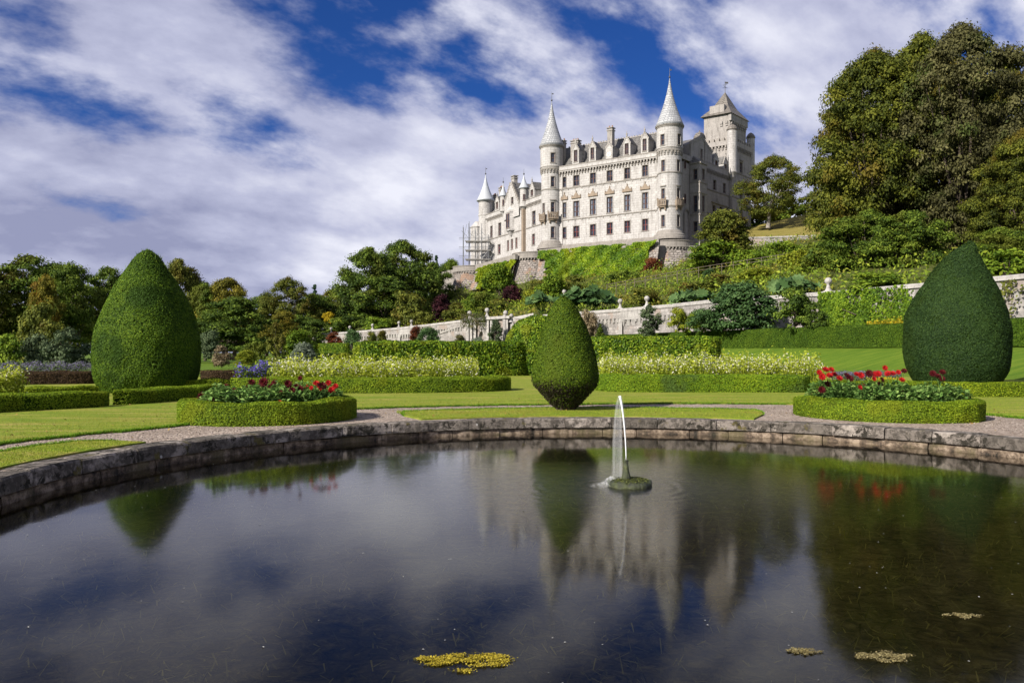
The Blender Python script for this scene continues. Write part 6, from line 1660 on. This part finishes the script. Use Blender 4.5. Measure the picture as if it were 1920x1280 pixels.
for i, (px, tp, w, mt) in enumerate(((-60,560,150,'g_dark'),(40,575,150,'g_mid'),(140,570,150,'g_dark'),(240,575,150,'g_mid'),(345,570,150,'g_dark'),(455,590,140,'g_mid'),(560,590,130,'g_dark'))):
    tree('broadleaf_tree', '%s of the far background row of wood trees, counted from the left' % ('first','second','third','fourth','fifth','sixth','seventh')[i], ('broadB','broadC')[i % 2], px, tp, 672, 195, w, mt, group=G1)
G2 = 'big dark trees left of the castle'
tree('broadleaf_tree', 'large dark round tree, left one of the pair left of the castle', 'broadA', 695, 462, 625, 212, 130, 'g_dark', group=G2)
tree('broadleaf_tree', 'large dark tree, taller right one of the pair left of the castle', 'broadB', 755, 450, 620, 222, 135, 'g_dark', group=G2)
tree('broadleaf_tree', 'dark low tree below the pair left of the castle', 'broadC', 725, 520, 628, 204, 150, 'g_dark', group=G2)
tree('broadleaf_tree', 'dark bushy tree between the pair and the far bastion', 'broadA', 810, 490, 600, 240, 90, 'g_dark', group=G2)
tree('conifer', 'dark conifer beside the far bastion', 'cone', 818, 475, 600, 265, 40, 'g_conifer')
tree('broadleaf_tree', 'dark green tree just left of the scaffolding', 'broadC', 845, 488, 590, 280, 60, 'g_mid', group=G2)
G3 = 'great trees on the right'
tree('broadleaf_tree', 'great green-gold tree forming the left flank of the mass on the right', 'bigA', 1640, 92, 525, 128, 285, 'g_big', group=G3, rot=1.0)
tree('broadleaf_tree', 'highest great bronze tree at the top right', 'bigB', 1800, 44, 525, 118, 290, 'g_brown', group=G3, rot=2.2)
tree('broadleaf_tree', 'dark great tree behind, between the green-gold and the bronze ones', 'bigA', 1730, 62, 500, 140, 290, 'g_big', group=G3, rot=4.0)
tree('broadleaf_tree', 'yellow-green tree at the right edge below the bronze tree', 'bigB', 1925, 240, 520, 104, 210, 'g_big', group=G3, rot=0.4)
tree('broadleaf_tree', 'dark tree behind the yellow-green one at the right edge', 'bigA', 1890, 120, 510, 134, 220, 'g_big', group=G3, rot=5.0)
tree('broadleaf_tree', 'lower dark green tree leaning out at the left foot of the great trees', 'bigB', 1592, 240, 475, 150, 112, 'g_big', group=G3)
tree('broadleaf_tree', 'low dark green tree in front of the great trees', 'broadA', 1622, 395, 545, 108, 185, 'g_mid', group=G3)
tree('broadleaf_tree', 'second low dark green tree in front of the great trees, nearer the teardrop yew', 'broadB', 1700, 395, 545, 102, 170, 'g_mid', group=G3)
tree('broadleaf_tree', 'low green tree right of the teardrop yew tip', 'broadA', 1880, 425, 530, 94, 140, 'g_mid', group=G3)
tree('broadleaf_tree', 'wind-shaped open-crowned tree with pale trunk beside the castle keep', 'open', 1440, 290, 424, 205, 135, 'g_olive', bark='bark_pale', rot=.3)
tree('broadleaf_tree', 'low dark bush-like tree at the foot of the open-crowned tree', 'shrubB', 1472, 366, 424, 231, 84, 'g_mid')
tree('broadleaf_tree', 'low tree on the skyline between the open-crowned tree and the great trees', 'shrubB', 1520, 366, 412, 229, 64, 'g_olive')
tree('broadleaf_tree', 'dark bush-like tree filling the gap behind the pale trunk', 'shrubB', 1418, 365, 440, 236, 70, 'g_dark')
# shrubs: (label, kind, px, top, base, D, width px, material)
SH = [
 ('round olive shrub in front of the castle at the head of the slope','dome',1358,397,480,158,102,'g_olive'),
 ('low green shrub under the round olive shrub','shrub',1345,455,500,152,110,'g_bright'),
 ('feathery bright green shrub on the golden creeper wall','feather',936,496,552,200,66,'g_bright'),
 ('feathery green shrub left of the spinning-top yew tip','feather',1036,516,575,170,70,'g_bright'),
 ('dark purple shrub below the middle bastion','shrub',960,536,575,190,40,'g_purple'),
 ('tall purple shrub above the left part of the wall','column',830,552,606,178,50,'g_purple'),
 ('rust-red shrub at the foot of the right bastion','shrub',1223,484,528,186,42,'g_red'),
 ('yellow-green bushy tree left of the purple shrub','shrub',762,548,618,188,80,'g_olive'),
 ('olive bush under the tall purple shrub','shrubB',855,570,608,172,56,'g_olive'),
 ('green bush left of the far bastion foot','shrubB',888,552,592,196,50,'g_bright'),
 ('dark green bush beside the golden creeper','shrub',905,548,590,190,56,'g_mid'),
 ('golden-olive bush below the dark purple shrub','shrub',935,562,600,174,60,'g_olive'),
 ('yellowish bush right of the dark purple shrub','shrub',1000,545,592,172,64,'g_yellow'),
 ('olive bush above the gateway','shrubB',915,575,606,164,50,'g_olive'),
 ('brown-olive bush hugging the gateway top','shrub',895,588,612,158,44,'g_brown'),
 ('dull green bush below the middle bastion foot','shrub',1010,525,560,190,60,'g_olive'),
 ('olive bush at the left foot of the ivy wall','shrubB',1075,518,560,178,60,'g_olive'),
 ('green bush at the right foot of the ivy wall','shrub',1170,508,545,178,70,'g_mid'),
 ('green bush below the right bastion','shrubB',1290,505,545,166,70,'g_bright'),
 ('yellow-green bush on the slope above the handrail','shrub',1320,488,525,160,80,'g_yellow'),
 ('bright green bush on the slope right of the handrail','shrub',1400,470,515,150,90,'g_bright'),
 ('yellow-green bush low on the slope above the wall','shrub',1420,505,548,118,100,'g_yellow'),
 ('olive bush low on the slope above the dark climber','shrubB',1345,515,552,124,90,'g_olive'),
 ('green bush on the upper slope under the white wall','shrub',1465,455,500,152,80,'g_bright'),
 ('bright green bush left of the great trees','shrub',1500,470,520,128,80,'g_yellow'),
 ('dark green bush at the left foot of the great trees','shrub',1545,455,530,116,100,'g_mid'),
 ('dark shrub on the slope below the handrail','shrubB',1290,532,570,116,70,'g_olive'),
 ('olive shrub on the slope behind the two wall finials','shrub',1205,540,582,120,80,'g_olive'),
 ('tiny green shrub by the handrail foot','shrub',1330,505,530,140,30,'g_blue'),
 ('large dark green climber swelling over the middle of the wall','dome',1390,532,618,88,118,'g_blue'),
 ('lower blue-green shrub in front of the large climber','shrub',1320,580,622,89,66,'g_blue'),
 ('dark bushy shrub against the wall right of the large climber','shrub',1490,542,618,80,84,'g_dark'),
 ('very dark low shrub at the right of the dark bushy one','shrubB',1530,570,618,77,44,'g_dark'),
 ('bright yellow-green shrub against the wall, between the finials and the climber','shrub',1272,578,624,93,46,'g_yellow'),
 ('green shrub beside the bright yellow-green one at the wall','shrub',1305,585,624,91,38,'g_bright'),
 ('pale variegated upright shrub under the right finial of the pair','column',1217,572,630,98,44,'g_grey'),
 ('small clipped green cone at the wall foot right of the spinning-top yew','cone',1126,607,640,112,26,'g_mid'),
 ('brownish climber on the wall just right of the spinning-top yew','shrub',1102,582,640,120,42,'g_peach'),
 ('rust-red cone-shaped shrub in front of the far left wall','column',627,622,656,185,34,'g_red'),
 ('grey-green shrub in front of the far left wall','shrub',660,618,656,176,36,'g_blue'),
 ('olive shrub against the wall behind the left tall hedge','shrub',697,622,652,168,26,'g_olive'),
 ('second olive shrub against the wall behind the left tall hedge','shrub',717,620,650,166,22,'g_olive'),
 ('reddish shrub against the wall left of the stair','shrub',780,612,645,158,26,'g_red'),
 ('blue-green shrub against the wall left of the stair','shrub',803,614,648,152,44,'g_blue'),
 ('brown low shrub at the wall foot beside the gateway','shrub',862,628,652,148,26,'g_brown'),
 ('white-flowering climber on the gateway panel','column',929,600,650,143,34,'g_grey'),
 ('grey-leaved plant at the foot of the gateway niche','shrub',897,632,655,143,28,'g_silver'),
 ('silvery round shrub on the far lawn','dome',570,644,696,70,56,'g_silver'),
 ('upright light green young tree on the far lawn','upright',518,606,690,74,46,'g_olive'),
 ('pale peach ornamental shrub right of the egg-shaped yew','shrubB',416,650,688,80,46,'g_peach'),
 ('yellow-green clipped dome right of the peach shrub','dome',462,657,684,88,40,'g_yellow'),
 ('dark green shrub behind the yellow-green dome','shrub',480,640,675,100,44,'g_mid'),
 ('bright green mound behind the young tree','shrub',560,620,668,150,60,'g_bright'),
 ('small brown ball shrub right of the silvery shrub','dome',625,668,684,74,18,'g_brown'),
 ('pale green low shrub beside the brown ball','shrub',645,662,690,70,36,'g_yellow'),
 ('small clipped green ball under the young tree','dome',492,676,690,62,11,'g_mid'),
 ('small clipped green ball left of the silvery shrub','dome',545,676,690,62,11,'g_mid'),
 ('small dark ball at the right foot of the silvery shrub','dome',597,672,688,64,13,'g_mid'),
 ('silver-variegated small tree left of the egg-shaped yew','shrubB',125,620,698,56,86,'g_grey'),
 ('silvery shrub left of the variegated small tree','shrub',70,628,698,60,56,'g_grey'),
 ('bright green shrub at the left edge','shrub',12,628,694,58,60,'g_bright'),
 ('tall bronze-green shrub behind the silvery shrub at the left','shrub',75,572,680,84,96,'g_olive'),
 ('olive shrub right of the tall bronze-green one','shrub',95,602,682,76,70,'g_olive'),
 ('grey-leaved bush left of the young tree at the wood edge','shrub',395,620,672,100,50,'g_grey'),
 ('bright green shrub at the far left end of the wall','shrub',560,625,664,180,44,'g_bright'),
 ('dark green shrub behind the left end of the wall','shrub',640,596,640,212,70,'g_mid'),
 ('golden small shrub glowing above the left wall','shrub',616,585,606,215,22,'yellow_petal'),
 ('bright green bush above the left wall','shrub',705,595,630,190,70,'g_bright'),
 ('green bush above the wall near the tall purple shrub','shrub',790,585,625,178,60,'g_olive'),
 ('bright green creeper mass above the wall by the teardrop yew','shrub',1640,512,556,82,130,'g_bright'),
 ('green creeper mass right of the teardrop yew above the wall','shrub',1890,470,530,76,120,'g_bright'),
]
for (lab, kind, px, tp, bs, D, w, mat) in SH:
    nm = 'topiary_ball' if 'ball' in lab or 'dome right' in lab else ('climber' if 'climber' in lab or 'creeper' in lab else 'shrub')
    tree(nm, lab, kind, px, tp, bs, D, w, mat, cat=nm.replace('_', ' '))
# gunnera: huge lobed leaves on stalks
def gunnera(label, px, py, D, wpx, hpx, n):
    p = at(px, py, D); t = thing('gunnera', label, 'plant', p, group='big-leaved gunnera clumps above the wall')
    W, H = wpx/FPX*D/2, hpx/FPX*D
    for k in range(1):
        V = []; Q = []; tt = []
        for i in range(n):
            a = random.random()*math.tau; r = math.sqrt(random.random()); c = np.array([r*math.cos(a)*W, r*math.sin(a)*W*.5, H*(1-.55*r*r)*random.uniform(.6, 1)]); R_ = random.uniform(.6, 1.15)
            nv = np.array([math.cos(a)*.6*r, -.6, .7]) + np.random.default_rng(i).normal(0, .45, 3); nv /= np.linalg.norm(nv); A = np.cross(nv, [0, 0, 1.]); A /= np.linalg.norm(A); B = np.cross(nv, A)
            m = len(V); V.append(c - nv*.18); tv = random.random(); tt.append(tv)
            lob = 10
            for j in range(lob*2):
                an = math.tau*j/(lob*2); rr = R_*(random.uniform(.85, 1.1) if j % 2 == 0 else .66); V.append(c + (A*math.cos(an)+B*math.sin(an))*rr); tt.append(tv)
            for j in range(lob): Q.append((m, m+1+(2*j-1) % (2*lob), m+1+2*j, m+1+(2*j+1) % (2*lob)))
        link('leaves', quads_mesh('gunnera_leaves', np.array(V), np.array(Q), tt), M['gunnera'], t)
    mb = MB()
    for i in range(10): a = random.random()*6.28; mb.tube([(p.x, p.y, p.z-1), (p.x+W*.6*math.cos(a), p.y+W*.3*math.sin(a), p.z+H*.6)], .06, 5)
    mb.build('stalks', M['stem'], t)
gunnera('large clump of giant lobed leaves above the wall, right of the spinning-top yew', 1100, 582, 133, 118, 44, 130)
gunnera('smaller clump of giant lobed leaves above the wall right of the finial pair', 1300, 568, 106, 80, 22, 70)
gunnera('few giant leaves beside the dark bushy shrub above the wall', 1490, 548, 93, 90, 24, 50)
gunnera('giant leaves at the left of the spinning-top yew above the wall', 1015, 578, 150, 60, 30, 40)
# ---- creepers on walls
def creeper(name, label, V, Q, n, leaf, mat, keep=None, base=None, off=.12):
    P, N = sample_quads(V, Q, n, keep=keep); N = np.where((N[:, 1:2] > 0), -N, N)
    b = np.array(base if base is not None else V.min(axis=0)); t = thing(name, label, 'creeper', b)
    P = P + N*(off + wob(P, .55, 3)*off*1.3 + rng.uniform(-.2, .2, n)*off)[:, None]
    link('leaves', leaf_mesh('leaves', P-b, N, leaf*rng.uniform(.6, 1.4, n), .8, .5, .25, np.clip(rng.normal(.42, .22, n)+wob(P, .45, 6)*.38, 0, 1)), M[mat], t)
    mb = MB()
    for i in range(12):
        p = P[rng.integers(n)]; q = P[rng.integers(n)]; mb.tube([tuple(p), tuple(p*.7+q*.3)], .05, 4)
    mb.build('stems', M['bark'], t)['kind'] = 'stuff'
    return t
def kp(fn): return lambda c: fn((c[:, 0]*FPX/c[:, 1])+CX, HY-(c[:, 2]-CAMH)*FPX/c[:, 1])
RV1x = RV1.copy(); RV1x[:, 2] = np.where(RV1x[:, 2] > 27, RV1x[:, 2]+.9, RV1x[:, 2])
creeper('ivy', 'bright green ivy sheet covering the retaining wall below the castle front', RV1x, RQ1, 30000, .42, 'ivy', keep=kp(lambda x, y: ((x < 1236-(y-450)*.62+6*np.sin(y*.7)) & (x > 1006+(y-465)*.5))*1.0), base=(gx(1120, 205), 205, 19), off=.55)
creeper('ivy', 'golden-green creeper on the wall between the left bastions', RV2, RQ2, 12000, .42, 'ivy_gold', keep=kp(lambda x, y: (x > 897)*1.0), base=(gx(930, 228), 228, 19), off=.5)
def wall_patch(px0, px1, z0, z1, n=30):
    V = []; Q = []
    for i in range(n+1):
        px = px0+(px1-px0)*i/n
        for j in range(5): V.append(tuple(wall_pt(px, -.35, z0+(z1-z0)*j/4)))
    for i in range(n):
        for j in range(4): a = i*5+j; Q.append((a, a+5, a+6, a+1))
    return np.array(V), np.array(Q)
V, Q = wall_patch(1540, 1712, 2.0, 7.9); creeper('vine', 'bright green vine covering the wall left of the teardrop yew', V, Q, 9000, .26, 'vine', keep=lambda c: np.clip(1.25-(c[:, 2]-2)/6.5+wob(c, .8, 2)*.5, 0, 1), off=.3)
V, Q = wall_patch(1860, 1935, 3.0, 7.6); creeper('vine', 'thin half-bare vine on the wall right of the teardrop yew', V, Q, 420, .2, 'g_olive', keep=lambda c: np.clip(wob(c, 1.1, 5)+.1, 0, 1), off=.12)
V, Q = wall_patch(1085, 1122, 2.5, 7.0); creeper('vine', 'sparse brown creeper on the wall just right of the spinning-top yew', V, Q, 900, .26, 'g_brown', off=.2)
V, Q = wall_patch(868, 912, 5.0, 8.6); creeper('vine', 'hanging brown creeper over the gateway', V + np.array([0, -2.1, .4]), Q, 900, .24, 'g_brown', keep=lambda c: np.clip((c[:, 2]-5.8)/2, .0, 1), off=.25)
# ---- mixed ground planting over the hillside, one mass
def cover():
    def dens(x, y): return ((x > 760) & (x < 1960))*np.where(x > 1560, .8, 1.0)*np.where(y < 470, np.where(x > 1300, .6, 0), 1.0)*(y > 447)
    n = 80000
    P, N = sample_quads(HV, HQ, n, keep=kp(dens))
    cl = wob(P, .22, 12)
    P[:, 2] += rng.random(n)**1.2*(.7+2.0*np.clip(cl+.25, 0, 2)+.5*wob(P, .9, 3))
    o = link('hillside_planting', leaf_mesh('hillside_planting', P, N*.6+np.array([0, -.35, .4]), rng.uniform(.25, .62, n), .5, .6, .1, np.clip(rng.normal(.45, .22, n)+cl*.25, 0, 1)), M['rough_cover'])
    tag(o, 'rough mixed low planting covering the hillside below the castle', 'planting', kind='stuff')
cover()
for o in bpy.data.objects:
    if o.name.split('.')[0] in ('corbel_table', 'corbel_ring', 'corbel_row', 'crow_step', 'ridge_crest', 'machicolation'): o['kind'] = 'stuff'
